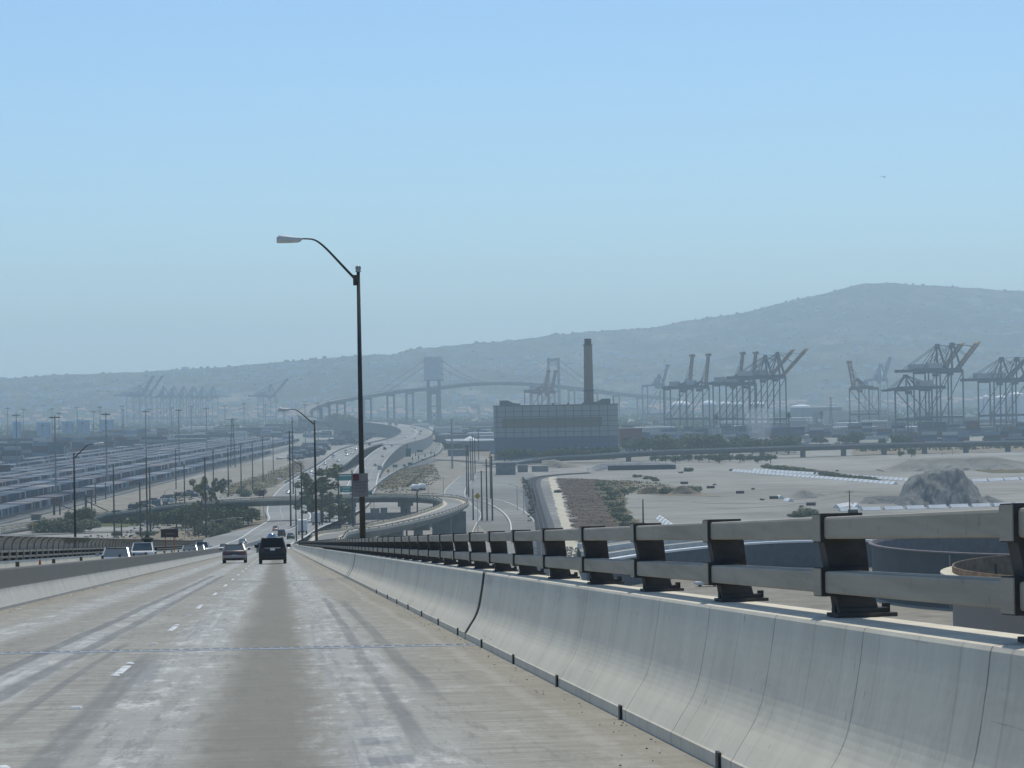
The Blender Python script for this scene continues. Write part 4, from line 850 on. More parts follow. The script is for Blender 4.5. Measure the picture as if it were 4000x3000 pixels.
# ================================================================== SUSPENSION BRIDGE
bs=mat('bridge_green_grey',(0.07,0.13,0.14),.7,var=.1); bdk=mat('bridge_deck_dark',(0.09,0.12,0.135),.8,var=.15); sheet=mat('sheeting_white',(0.42,0.46,0.48),.9,var=.06,scale=.05)
T1=aty(1694,1500,4200); T2=aty(2163,1500,4590); T1.z=T2.z=0; bdv=(T2-T1).normalized(); bn=Vector((bdv.y,-bdv.x,0))
sb=thing('suspension_bridge','hazy suspension bridge with two towers and an arched deck','bridge',T1); so_=sb.location.copy()
app=[at(1330,1646,17)+Vector((0,0,0)),at(1250,1643,17.5),at(1216,1638,18),aty(1188,1621,3400),aty(1190,1603,3500),aty(1225,1585,3620),aty(1272,1571,3750),aty(1352,1556,3900),aty(1488,1535,4040),aty(1578,1524,4110)]
main=[]
for px,py,y in ((1694,1514,4200),(1804,1501,4290),(1900,1496,4372),(1966,1495,4430),(2070,1498,4515),(2163,1506,4590),(2279,1519,4690),(2385,1533,4790),(2500,1545,4900),(2640,1557,5030)): main.append(aty(px,py,y))
path=catmull(app+main,5); lo=so_
mb=MB(); mb.sweep(swp(path,[(-9,0),(9,0),(9,-1.2),(8,-4.2),(-8,-4.2),(-9,-1.2)]),closed=True,caps=True); mb.build('deck',bdk,sb)
mb=MB(); mb.sweep(swp(path[:len(path)//2],[(-8.4,.1),(8.4,.1)])); mb.build('road_surface',M['lot'],sb)
for a in (-9,8.6): mb=MB(); mb.sweep(swp(path,[(a,.02),(a,1.1),(a+.4,1.1),(a+.4,.02)]),closed=True,caps=True); mb.build('parapet',bdk if a>0 else M['cst'],sb)
for i in range(14,len(path)-3,4):
    p=path[i]; 
    if abs((p-T1).length)<0 : continue
    q=p-T1
    if 0<q.dot(bdv)<(T2-T1).length: continue
    r,_=frame(path,i); mb=MB()
    for s_ in (-6,6): mb.box((q.x+r.x*s_,q.y+r.y*s_,(p.z-4)/2),(2.4,2.6,p.z-4),math.atan2(r.y,r.x))
    mb.box((q.x,q.y,p.z-6),(15,2.5,2.5),math.atan2(r.y,r.x)); mb.build('pier',bdk,sb)
for k_,(T,zt,px) in enumerate(((T1,110,1694),(T2,112,2163))):
    w2=11; tw=MB(); c=T-T1
    for s_ in (-w2,w2): tw.bar((c.x+bn.x*s_,c.y+bn.y*s_,0),(c.x+bn.x*s_*.9,c.y+bn.y*s_*.9,zt),5.0,4.0)
    for z_,th in ((zt-3,4),(zt-13,1.4),(52,4),(30,2)): tw.bar((c.x-bn.x*w2,c.y-bn.y*w2,z_),(c.x+bn.x*w2,c.y+bn.y*w2,z_),3,th)
    for s_ in (-1,1): tw.bar((c.x-bn.x*w2*s_,c.y-bn.y*w2*s_,zt-13),(c.x,c.y,zt-4),1.2)
    for s_ in (-1,1): tw.bar((c.x+bn.x*w2*s_,c.y+bn.y*w2*s_,4),(c.x-bn.x*w2*s_,c.y-bn.y*w2*s_,28),1.6)
    tw.build('tower',bs,sb)
    if k_==0:
        mb=MB(); an=math.atan2(bn.y,bn.x); mb.box((c.x,c.y,92),(30,11,38),an); mb.build('wrap_sheeting',sheet,sb)
        mb=MB(); mb.box((c.x,c.y,72.5),(31,12,1.4),an); 
        for z_ in (82,92,103): mb.box((c.x+bn.x*16.5,c.y+bn.y*16.5,z_),(5,3,1.0),an)
        mb.build('scaffold_deck',bdk,sb)
for s_ in (-9,9):
    P=[]; L_=(T2-T1).length
    for i in range(25):
        u=i/24; z_=110-(1-(2*u-1)**2)*44; P.append(bdv*(L_*u)+bn*s_+Vector((0,0,z_)))
    mb=MB(); mb.tube(P,.4,5)
    mb.tube([bn*s_+Vector((0,0,110)),-bdv*180+bn*s_+Vector((0,0,50))],.55,5); mb.tube([bdv*L_+bn*s_+Vector((0,0,110)),bdv*(L_+180)+bn*s_+Vector((0,0,50))],.55,5)
    mb.build('main_cable',bdk,sb)
    mb=MB()
    for i in range(2,23): mb.bar(P[i],(P[i].x,P[i].y,57),.08)
    mb.build('hanger',bdk,sb)
# ================================================================== POWER PLANT
pl=at(1931,1797,0); pr=at(2417,1789,0); W_=(pr-pl).length; ang=math.atan2(pr.y-pl.y,pr.x-pl.x); Hp=aty(2175,1585,(pl.y+pr.y)/2).z
pp=thing('power_plant','large windowless panelled power plant hall with grid facade','power plant',(pl+pr)/2,ang)
pan=mat('plant_panel',(0.33,0.34,0.31),.8,col2=(0.39,0.395,0.36),scale=.06); pdk=mat('plant_panel_lower',(0.135,0.165,0.20),.8,col2=(0.165,0.195,0.23),scale=.05); pbr=mat('plant_panel_brown',(0.185,0.165,0.11),.8,col2=(0.22,0.20,0.135),scale=.05)
D_=38
mb=MB(); mb.box((0,D_/2,Hp/2),(W_,D_,Hp)); mb.build('hall',pan,pp)
mb=MB(); mb.box((0,-.15,Hp*.21),(W_-.4,.3,Hp*.42)); mb.build('lower_cladding',pdk,pp)
mb=MB(); mb.box((-W_*.03,-.3,Hp*.685),(W_*.80,.3,Hp*.175)); mb.build('brown_band',pbr,pp)
lnm=mat('panel_joint',(0.14,0.16,0.17),.9,var=.1)
mb=MB()
for i in range(1,15): mb.box((-W_/2+W_*(i-.6)/14.6,-.50,Hp/2),(.45,.12,Hp))
for j in range(1,10): mb.box((0,-.48,Hp*j/10.3+1),(W_,.12,.34))
mb.build('panel_joints',lnm,pp)
mb=MB(); mb.box((0,D_/2,Hp+.4),(W_+.8,D_+.8,.8)); mb.build('roof',M['cdk'],pp)
for i,(x0,sg) in enumerate(((-W_/2+11,1),(W_/2-12,-1))):
    mb=MB(); w_=7.0; pr_=[(-w_*sg,0),(-w_*sg,3.4),(-w_*.2*sg,3.4),(w_*.3*sg,1.6),(w_*sg,1.0),(w_*sg,0)]
    if sg<0: pr_=pr_[::-1]
    mb.sweep([[Vector((x0+a,3,Hp+.8+b)) for a,b in pr_],[Vector((x0+a,12,Hp+.8+b)) for a,b in pr_]],closed=True,caps=True); mb.build('roof_duct',M['cdk'],pp)
mb=MB()
for x in (-W_*.02,W_*.1,W_*.22,W_*.36): mb.box((x,4,Hp+1.3),(1.4,1.4,1.2))
mb.bar((W_/2-3,2,Hp+.8),(W_/2-3,2,Hp+6),.4); mb.build('roof_vent',M['cdk'],pp)
mb=MB(); mb.box((W_*.25,-3.2,3.6),(W_*.46,6,7.2)); mb.build('lean_to',mat('plant_blue',(0.035,0.075,0.12),.6,var=.1),pp)
mb=MB(); 
for i in range(7): mb.box((W_*(.05+.065*i),-3.0,7.35),(2.4,3,.25))
mb.build('skylight',M['white'],pp)
cb=at(2301,1789,0); cb.y=pl.y+20; cb.x=(2299-2000)/F_PX*cb.y
ctop=aty(2295,1323,cb.y).z
ch=thing('chimney','tall tapering tan concrete smokestack rising behind the plant hall','chimney',cb)
cm_=mat('chimney_concrete',(0.20,0.165,0.12),.9,col2=(0.25,0.21,0.155),scale=.05,stretch=(1,1,.15))
k_=cb.y/F_PX
mb=MB(); mb.lathe([(22*k_,0),(20.5*k_,Hp),(19*k_,Hp+6),(16.5*k_,ctop-4.6),(16.5*k_,ctop-4.2)],n=24); mb.build('shaft',cm_,ch,smooth=True)
mb=MB(); mb.lathe([(16*k_,ctop-4.3),(13.5*k_,ctop-3.4),(13.5*k_,ctop),(10*k_,ctop),(10*k_,ctop-3)],n=24); mb.build('cap',mat('chimney_soot',(0.075,0.055,0.045),.9,var=.2),ch)
mb=MB(); mb.lathe([(16*k_,ctop-4.8),(19*k_,ctop-4.8),(19*k_,ctop-4.4),(16*k_,ctop-4.4)],n=24); mb.lathe([(20*k_,Hp+9.5),(23*k_,Hp+9.5),(23*k_,Hp+10),(20*k_,Hp+10)],n=24)
for q in range(8): a=q*math.pi/4; mb.bar((18*k_*math.cos(a),18*k_*math.sin(a),ctop-4.6),(18*k_*math.cos(a),18*k_*math.sin(a),ctop-3.2),.2)
mb.build('gallery',M['dsteel'],ch)
def pbox(name,label,cat,x0,x1,yt,yb,depth,mt,roofm=None,group=None,parts=(),zb=0,roof_over=.5,rz=None):
    """building given by its outline in the photo: base at yb on the ground, top at yt"""
    a=at(x0,yb,0); b=at(x1,yb+(x1-x0)*-math.tan(ROLL),0); c=(a+b)/2; w_=(b-a).length; h=aty((x0+x1)/2,yt,c.y).z; h=max(h,1.5)
    t=thing(name,label,cat,c,math.atan2(b.y-a.y,b.x-a.x) if rz is None else rz,group)
    mb=MB(); mb.box((0,depth/2,h/2-.3),(w_,depth,h-.0+.0)); mb.build('wall',mt,t)
    if roofm: mb=MB(); mb.box((0,depth/2,h-.2+roof_over*.5),(w_+roof_over*2,depth+roof_over*2,roof_over)); mb.build('roof',roofm,t)
    return t,w_,h
wroof=mat('roof_white',(0.72,0.73,0.72),.6,var=.05,scale=.1); pale=mat('wall_pale',(0.42,0.42,0.39),.85,var=.08,scale=.1); bluew=mat('wall_bluegrey',(0.15,0.18,0.20),.8,var=.12,scale=.1); redw=mat('wall_redbrown',(0.16,0.05,0.035),.85,var=.15,scale=.1); brownr=mat('roof_brown',(0.22,0.17,0.13),.85,var=.1,scale=.1); winm=mat('window_dark',(0.03,0.04,0.05),.3,var=.1,spec=.5)
pbox('annex','red-brown square building against the right end of the plant hall','building',2421,2508,1673,1745,20,redw,M['cst'])
t,w_,h=pbox('switch_house','grey block in front of the plant hall with pale roof edge','building',1937,2014,1808,1856,12,M['cdk'],M['cst'])
pbox('transformer_house','low grey hut right of the grey block before the plant','building',2022,2062,1818,1845,7,M['cdk'],M['cst']); pbox('transformer_house','wide low grey hut nearest the railway bend','building',2078,2142,1822,1843,7,M['cst'],M['cst'])
def windows(t,w_,h,rows,n,x0=-.45,x1=.45,sz=(1.6,1.3)):
    for r in rows:
        for i in range(n):
            x=w_*(x0+(x1-x0)*(i+.5)/n); mb=MB(); mb.box((x,-.06,h*r),(sz[0],.12,sz[1])); mb.build('window',winm,t)
# conical-roof tank
tp=at(1837,1757,0); tt=thing('storage_tank','white round storage tank with a cone roof left of the plant','tank',tp); k_=tp.y/F_PX
tz=aty(1837,1720,tp.y).z; ta=aty(1837,1702,tp.y).z
mb=MB(); mb.lathe([(27*k_,0),(27*k_,tz)],n=28); mb.build('shell',mat('tank_shell',(0.42,0.44,0.47),.6,var=.05,scale=.1),tt,smooth=True)
mb=MB(); mb.lathe([(30*k_,tz),(15*k_,(tz+ta)/2),(0,ta)],n=28); mb.build('roof',wroof,tt)
pbox('shed','dark low shed below the white cone-roofed tank','building',1750,1832,1757,1782,14,bluew,M['cdk'])
BLD=[(3097,3290,1591,1645,30,bluew,wroof,'long warehouse with white flat roof behind the port yard'),
(2825,2955,1655,1690,25,M['cdk'],M['cst'],'dark low warehouse with smoke drifting before it'),
(2935,3088,1652,1695,30,bluew,M['cst'],'blue-grey warehouse right of the drifting smoke'),
(2994,3180,1632,1657,25,pale,wroof,'long shed with bright white and tan roof'),
(3180,3232,1610,1660,18,bluew,M['cdk'],'tall narrow dark block beside the white-roofed shed'),
(3225,3352,1607,1667,25,pale,M['cst'],'pale building with a row of small windows'),
(3252,3374,1656,1668,20,M['cst'],M['cst'],'low extension in front of the windowed pale building'),
(3340,3474,1600,1645,25,M['cst'],pale,'stepped pale building with horizontal bands'),
(3395,3470,1590,1606,12,pale,wroof,'upper storey block on top of the stepped building site'),
(3138,3250,1662,1696,18,M['cst'],M['cst'],'low grey building before the windowed pale one'),
(3372,3468,1645,1682,20,M['cst'],wroof,'flat-roofed office behind the viaduct right of centre'),
(3923,4040,1588,1618,25,brownr,brownr,'brown hip-roofed hall at the right edge'),
(2415,2500,1592,1620,30,bluew,mat('roof_mint',(0.45,0.62,0.55),.6),'shed with a mint green roof behind the plant annex'),
(3700,3800,1512,1560,60,pale,wroof,'pale tall warehouse seen through the right cranes'),
(3345,3470,1612,1640,10,M['cdk'],None,'dark band of sheds left of the stacked containers'),
(725,1000,1632,1640,20,pale,wroof,'very long low white shed across the tan field'),
(735,835,1622,1633,14,pale,M['cst'],'pale hall standing above the long white shed'),
(1190,1225,1530,1556,25,bluew,bluew,'dark square office block below the left approach of the bridge'),
(1840,1875,1580,1632,20,M['cdk'],M['cdk'],'dark tall frame block left behind the plant')]
for x0,x1,yt,yb,dp,mt,rm,lab in BLD:
    t,w_,h=pbox('warehouse' if 'ware' in lab or 'shed' in lab else 'building',lab,'building',x0,x1,yt,yb,dp,mt,rm)
    if 'small windows' in lab: windows(t,w_,h,(.35,),8,-.1,.45,(1.4,2.2))
    if 'bands' in lab: windows(t,w_,h,(.3,.6,.85),7,-.45,.45,(2.6,1.4))
    if 'office' in lab: windows(t,w_,h,(.4,.75),8,-.45,.45,(1.6,1.2))
    if 'warehouse' in lab: windows(t,w_,h,(.35,),4,-.4,.4,(3.0,3.4))
# white domes / tank roofs behind the cranes
for i,(x0,x1,yt,yb) in enumerate(((2622,2698,1566,1583),(2738,2800,1564,1581),(2806,2860,1568,1580),(2862,2900,1570,1580),(2925,2990,1569,1580),(3090,3165,1581,1588))):
    y=4300; c=aty((x0+x1)/2,yb,y); w_=(x1-x0)/2*y/F_PX; h=(yb-yt)*y/F_PX
    t=thing('storage_dome','white shallow dome under the distant cranes, %s of six from the left'%ORD[i],'dome',(c.x,y,0),0,'white domes under the cranes')
    mb=MB(); mb.lathe([(w_*math.cos(a),c.z+h*math.sin(a)) for a in [j*math.pi/16 for j in range(9)]],n=24); mb.build('dome',wroof,t,smooth=True)
    mb=MB(); mb.lathe([(w_*.9,0),(w_*.98,c.z)],n=24); mb.build('wall',M['cst'],t)
for i,(x0,x1,yt,yb) in enumerate(((3820,3840,1548,1562),(3840,3862,1540,1562),(3885,3935,1542,1560),(3940,4000,1530,1560))):
    y=3050; c=aty((x0+x1)/2,yb,y); w_=(x1-x0)/2*y/F_PX; zt=aty(x0,yt,y).z
    t=thing('storage_tank','white tank behind the far right cranes, %s of four from the left'%ORD[i],'tank',(c.x,y,0),0,'white tanks behind the right cranes')
    mb=MB(); mb.lathe([(w_,0),(w_,zt-3),(0,zt)],n=20); mb.build('shell',wroof,t)
# ================================================================== CRANES
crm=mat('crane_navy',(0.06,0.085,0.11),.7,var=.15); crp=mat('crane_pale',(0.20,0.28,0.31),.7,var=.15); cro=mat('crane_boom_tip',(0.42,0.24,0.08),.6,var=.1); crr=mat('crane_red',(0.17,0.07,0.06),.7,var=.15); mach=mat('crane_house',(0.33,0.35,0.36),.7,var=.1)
def sts_crane(label,hx,hyy,tipx,tipy,back,y,mt=crm,mast=None,tipm=None,legw=None,group='ship-to-shore cranes',yaw=0.42):
    """hx,hyy: boom hinge; tip: boom tip; back: backreach end in pixels; y: distance"""
    hg=aty(hx,hyy,y); tip=aty(tipx,tipy,y); cyw=math.cos(yaw); bk=aty(back,hyy+(hx-back)*math.tan(ROLL),y); gz=hg.z; s=y/2600
    t=thing('gantry_crane',label,'crane',(hg.x,y,0),yaw*(-1 if hx<3300 else 1),group)
    tx,tz=(tip.x-hg.x)/cyw,tip.z; bx=(bk.x-hg.x)/cyw; sg=1 if bx<0 else -1
    leg2=-sg*(legw or 26); dy=20
    legs=MB()
    for lx in (0,leg2):
        for ly in (-dy/2,dy/2):
            lg=MB(); lg.bar((lx,ly,0),(lx,ly,gz),1.15,1.15); lg.build('leg',mt,t)
    fr=MB()
    for lx in (0,leg2): fr.bar((lx,-dy/2,5),(lx,dy/2,5),2.2,2.6); fr.bar((lx,-dy/2,gz-1),(lx,dy/2,gz-1),2,2.2)
    for ly in (-dy/2,dy/2): fr.bar((0,ly,16),(leg2,ly,16),1.6,2.0); fr.bar((0,ly,gz-1),(leg2,ly,16),.7); fr.bar((0,ly,gz),(leg2,ly,gz),1.8,2.2)
    fr.build('portal_frame',mt,t)
    g=MB()
    for ly in (-3,3): g.bar((2*sg,ly,gz+1),(bx,ly,gz+1),1.6,2.8)
    for k in range(6): x=bx+(0-bx)*k/5; g.bar((x,-3,gz+1),(x,3,gz+1),1,1)
    g.build('girder',mt,t)
    b=MB(); n=7
    for ly in (-3,3): b.bar((0,ly,gz+1),(tx*.93,ly,gz+(tz-gz)*.93),1.3,2.0)
    for k in range(n+1): f=.93*k/n; b.bar((tx*f,-3,gz+(tz-gz)*f),(tx*f,3,gz+(tz-gz)*f),1.0,1.0)
    b.build('boom',mt if not tipm else tipm[0],t)
    e=MB(); e.bar((tx*.94,0,gz+(tz-gz)*.94),(tx*1.0,0,tz),6.5,2.0); e.bar((tx,0,tz),(tx+sg*2,0,tz+.4),6,1.0); e.build('boom_tip',(tipm[1] if tipm else mt),t)
    mh=(mast if mast is not None else 24)*1.0; ap=Vector((-sg*5,0,gz+mh))
    a=MB()
    for ly in (-1,1): a.bar((0,ly*dy/2*.8,gz),(ap.x,ly*1.5,ap.z),1.5); a.bar((-sg*14,ly*dy/2*.5,gz+1),(ap.x,ly*1.5,ap.z),1.0)
    a.bar((ap.x,-2.5,ap.z),(ap.x,2.5,ap.z),2.4,2.0)
    a.build('mast',mt,t)
    st=MB()
    for ly in (-2,2):
        st.bar(ap+Vector((0,ly,0)),(bx*.85,ly*1.5,gz+2),.5); st.bar(ap+Vector((0,ly,0)),(bx*.5,ly*1.5,gz+2),.5); st.bar(ap+Vector((0,ly,0)),(tx*.5,ly,gz+(tz-gz)*.5),.35)
        st.bar(ap+Vector((0,ly,0)),(tx*.85,ly,gz+(tz-gz)*.85),.35)
    st.build('stay',mt,t)
    m_=MB(); m_.box((bx*.55,0,gz+5),(abs(bx)*.32,7,5)); m_.build('machinery_house',mach,t)
    m_=MB(); m_.box((leg2*.3,0,gz-3),(5,4,3.2)); m_.build('trolley_cab',mt,t)
    return t
ot=(mat('boom_brown',(0.20,0.12,0.07),.7,var=.25,scale=.1),cro)
CR=[('seventh','second crane from the right of the middle cluster, boom raised with orange tip',3009,1476,3092,1369,2850,2560,crm,22,ot),
('eighth','rightmost crane of the middle cluster, boom raised with orange tip',3057,1472,3144,1366,2890,2560,crm,24,ot),
('','tall crane of the middle cluster with boom folded nearly upright, third from its right',2942,1500,2952,1376,2800,2640,crm,8,(ot[0],ot[0])),
('','tall crane of the middle cluster with boom folded upright, fourth from its right',2890,1500,2901,1377,2760,2660,crm,8,(ot[0],ot[0])),
('','crane with upright boom standing above the second white dome',2757,1512,2767,1383,2660,2720,crm,6,(ot[0],ot[0])),
('','crane with upright boom standing above the first white dome',2694,1516,2704,1386,2590,2760,crm,6,(ot[0],ot[0])),
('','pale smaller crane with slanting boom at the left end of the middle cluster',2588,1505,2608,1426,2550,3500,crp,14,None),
('','right-hand cluster crane with raised orange-tipped boom, left of two',3680,1452,3762,1342,3490,2480,crm,26,ot),
('','right-hand cluster crane with raised orange-tipped boom, right of two',3738,1447,3826,1337,3560,2480,crm,26,ot),
('','single brownish crane with boom leaning left, right of the middle cluster',3336,1517,3316,1412,3410,2900,mat('crane_brown',(0.10,0.07,0.05),.7,var=.2),10,(ot[0],ot[0])),
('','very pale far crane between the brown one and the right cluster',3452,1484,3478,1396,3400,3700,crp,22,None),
('','left of two dark cranes cut off by the right photo edge',3930,1486,4040,1380,3745,2520,crm,22,None),
('','right of two dark cranes cut off by the right photo edge',3990,1484,4100,1378,3800,2560,crm,22,None),
('','low lattice crane with horizontal boom in front of the right cluster',3520,1520,3450,1526,3700,2300,crm,12,None),
('','reddish crane with upright boom before the right bridge tower, left of two',2128,1528,2142,1448,2050,3500,crr,6,(crr,crr)),
('','reddish crane with upright boom before the right bridge tower, right of two',2156,1532,2170,1448,2080,3550,crr,6,(crr,crr)),
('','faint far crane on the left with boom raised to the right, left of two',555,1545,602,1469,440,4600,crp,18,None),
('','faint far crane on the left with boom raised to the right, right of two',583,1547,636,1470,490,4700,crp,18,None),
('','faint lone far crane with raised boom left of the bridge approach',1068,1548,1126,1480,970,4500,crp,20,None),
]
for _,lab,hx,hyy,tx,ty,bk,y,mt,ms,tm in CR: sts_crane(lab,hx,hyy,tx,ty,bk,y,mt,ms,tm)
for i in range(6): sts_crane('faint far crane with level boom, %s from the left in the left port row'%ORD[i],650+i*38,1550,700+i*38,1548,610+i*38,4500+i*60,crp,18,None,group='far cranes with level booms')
# ================================================================== CONTAINERS
def cont_mat():
    mt,nt,b=nodes_of('container_paint'); e=ND(nt); oi=e.N.new('ShaderNodeObjectInfo'); tc=e.N.new('ShaderNodeTexCoord').outputs['Object']
    r=e.N.new('ShaderNodeValToRGB'); r.color_ramp.interpolation='CONSTANT'; cols=[(0.05,0.10,0.20),(0.15,0.05,0.035),(0.035,0.05,0.09),(0.33,0.33,0.31),(0.05,0.07,0.11),(0.16,0.24,0.32),(0.04,0.10,0.11),(0.10,0.06,0.05),(0.52,0.51,0.48)]
    el=r.color_ramp.elements
    for i,c in enumerate(cols):
        if i<2: el[i].position=i/len(cols); el[i].color=(*c,1)
        else: q=el.new(i/len(cols)); q.color=(*c,1)
    at_=e.N.new('ShaderNodeAttribute'); at_.attribute_name='tint'
    src=e.m('FRACT',e.m('ADD',oi.outputs['Random'],at_.outputs['Fac'])); e.L.new(src,r.inputs[0])
    sp=e.N.new('ShaderNodeSeparateXYZ'); e.L.new(tc,sp.inputs[0])
    n=e.noise(tc,.5,3); c=e.mix(e.m('ADD',e.m('MULTIPLY',n,.3),.1),r.outputs[0],(0.06,0.065,0.075)); e.L.new(c,b.inputs['Base Color']); b.inputs['Roughness'].default_value=.85; b.inputs['Specular IOR Level'].default_value=.1
    return mt
cmat=cont_mat()
mb=MB(); mb.box((0,0,2.65),(12.2,2.44,2.7)); 
cme=mb.mesh('c'); cme.materials.append(cmat)
mb=MB(); mb.box((0,0,1.18),(12.0,2.0,.2)); mb.box((-4.3,0,.5),(2.4,2.2,.95)); mb.box((4.5,0,.6),(.3,1.6,1.2)); chm=mb.mesh('chassis'); chm.materials.append(M['dsteel'])
YAWC=R_(-28)
ROWS=[(-195,620,2000),(-223,620,2600),(-237,640,2600),(-262,640,2700),(-276,640,2750),(-291,700,2800),(-305,700,2800),(-330,900,2600),(-352,1150,2600)]
def vis(x,y): return y>100 and -120<2000+F_PX*x/y<4100
slots=[]
for ri,(x,y0,y1) in enumerate(ROWS):
    y=y0; k=0
    while y<y1:
        k+=1; y+=2.95+ (rnd.random()<.04)*rnd.choice((3,6,9))
        if vis(x,y): slots.append((y,ri,x+rnd.uniform(-.3,.3)))
slots.sort(); near=slots[:300]; restc=slots[300:]
names=['the row nearest the fence','the second row from the fence','the third row from the fence','the fourth row from the fence','the fifth row from the fence','the sixth row from the fence','the seventh row from the fence','the eighth row from the fence','the ninth row from the fence']
for y,ri,x in near:
    o=bpy.data.objects.new('shipping_container',cme); C.objects.link(o); o.location=(x,y,0); o.rotation_euler=(0,0,YAWC)
    tag(o,'chassis container in %s, %s stretch'%(names[ri],'nearest' if y<900 else ('middle' if y<1150 else 'far')),'shipping container','containers parked in '+names[ri])
    c=bpy.data.objects.new('chassis',chm); C.objects.link(c); c.parent=o
def cont_mass(name,label,items,cat='shipping containers'):
    mb=MB(); tints=[]
    for x,y,z,yaw,l in items: mb.box((x,y,z),(l,2.44,2.65),yaw); tints+=[rnd.random()]*6
    o=mb.build(name,cmat,kind='stuff',label=label,cat=cat); a=o.data.attributes.new('tint','FLOAT','FACE')
    for i,v in enumerate(tints): a.data[i].value=v
    return o
cont_mass('container_rows','hundreds more containers receding in the long rows of the left yard',[(x,y,2.65,YAWC,12.2) for y,ri,x in restc])
# stacked blocks far left and across the port: many boxes each, several tiers
stk=[]
def block(x0,y0,nx,ny,tiers,l=12.2,yaw=0):
    for i in range(nx):
        for j in range(ny):
            for k in range(max(1,tiers-rnd.choice((0,0,0,1,1,2)))): stk.append((x0+i*(l+.4),y0+j*2.6,1.33+k*2.62,yaw,l))
for x0,y0,nx,ny,t in ((-372,1700,2,7,5),(-398,1830,4,8,5),(-345,1760,1,6,4),(-400,1620,3,6,4),(-420,2000,6,8,5),(-480,2150,9,6,4),(-375,2200,3,6,4),(-376,2450,4,6,4),(-500,2500,10,5,4),(-370,2750,6,6,3),(-316,1540,1,3,3),(-300,1490,1,4,3)): block(x0,y0,nx,ny,t)
for _ in range(110):
    yy=rnd.uniform(2000,3600); xx=(rnd.uniform(-40,1130)-2000)/F_PX*yy
    if xx>-372 and yy<2850: continue
    block(xx,yy,rnd.randint(1,4),rnd.randint(3,8),rnd.choice((1,2,3,4)))
cont_mass('container_stacks','tall mixed stacks of containers at the far side of the left yard',stk)
stk=[]
for i in range(30): block(120+i*12.8+rnd.uniform(-1,1),2330+rnd.uniform(-30,60),1,3,rnd.choice((3,4,5)))
for i in range(26): block(330+i*13,2050+rnd.uniform(-10,60),1,2,rnd.choice((2,3,3,4)))
for i in range(24): block(-60+i*13,2700+rnd.uniform(-30,80),1,3,rnd.choice((2,3,4)))
for i in range(20): block(-330+i*13,2900+rnd.uniform(-60,200),1,3,rnd.choice((2,3)))
cont_mass('container_stacks','long wall of dull red and blue stacked containers under the cranes',stk)
# light-blue rubber-tyred yard gantries
rtgm=mat('yard_crane_blue',(0.13,0.27,0.40),.6,var=.08)
for i,(x0,x1,yt,yb) in enumerate(((52,75,1648,1722),(145,190,1650,1720),(243,282,1646,1710),(302,345,1642,1708),(392,438,1640,1702))):
    y=at(x0,yb,0).y; c=at((x0+x1)/2,yb,0); w_=(x1-x0)*y/F_PX; h=aty(x0,yt,y).z
    t=thing('yard_crane','light blue wide yard gantry, %s of five from the left'%ORD[i],'yard crane',c,0,'blue yard gantries')
    for sx in (-1,1):
        for sy in (0,1): mb=MB(); mb.box((sx*w_*.30,sy*14,h/2),(w_*.36,1.8,h)); mb.build('leg',rtgm,t)
    mb=MB(); mb.box((0,7,h-1.2),(w_*1.15,16,2.4)); mb.build('top_beam',rtgm,t); mb=MB(); mb.box((0,7,h-4),(w_*.3,6,3)); mb.build('trolley',M['dsteel'],t)
# yard fence between containers and the service ground
fpts=[at(a,b,0) for a,b in ((-60,2068),(0,2050),(250,1990),(500,1925),(750,1858),(1000,1795),(1150,1752))]
t=thing('yard_fence','long grey mesh fence along the near edge of the container yard','fence',fpts[0]); o0=t.location.copy()
mb=MB(); mb.sweep([[p-o0+Vector((0,0,.1)),p-o0+Vector((0,0,3.0))] for p in fpts]); 
fm,nt,b=nodes_of('fence_mesh_far'); b.inputs['Base Color'].default_value=(.16,.17,.17,1); b.inputs['Alpha'].default_value=.55; b.inputs['Roughness'].default_value=.8
mb.build('mesh_panel',fm,t); mb=MB(); mb.sweep([[p-o0+Vector((0,0,0)),p-o0+Vector((.6,0,0)),p-o0+Vector((.6,0,.7)),p-o0+Vector((0,0,.7))] for p in fpts],closed=True,caps=True); mb.build('footing',M['cst'],t)
# ================================================================== HIGH MASTS
mm=MB(); mm.tube([(0,0,0),(0,0,36)],[.48,.26],8); mpo=mm.mesh('p'); mpo.materials.append(mat('mast_grey',(0.2,0.21,0.22),.6,.3,var=.1))
mm=MB(); mm.tube([(1.5*math.cos(a),1.5*math.sin(a),35.2) for a in [i*math.pi/4 for i in range(9)]],.12,5,False); 
for i in range(6): a=i*math.pi/3; mm.box((2.0*math.cos(a),2.0*math.sin(a),35.0),(.9,.9,.5)); mm.bar((0,0,35.2),(1.9*math.cos(a),1.9*math.sin(a),35.2),.12)
mh=mm.mesh('h'); mh.materials.append(M['dsteel'])
HM=[(28,1592),(67,1616),(89,1596),(201,1594),(219,1622),(228,1611),(300,1589),(363,1605),(389,1587),(418,1611),(475,1583),(480,1599),(572,1602),(580,1595),(669,1590),(701,1597),(746,1585),(809,1592),(877,1583),(951,1574),(1038,1578),(1108,1591),(1190,1577),(1240,1573),(1282,1567)]
HB={219:1938,418:1893,67:1850,572:1830,701:1826,809:1770,1038:1700}
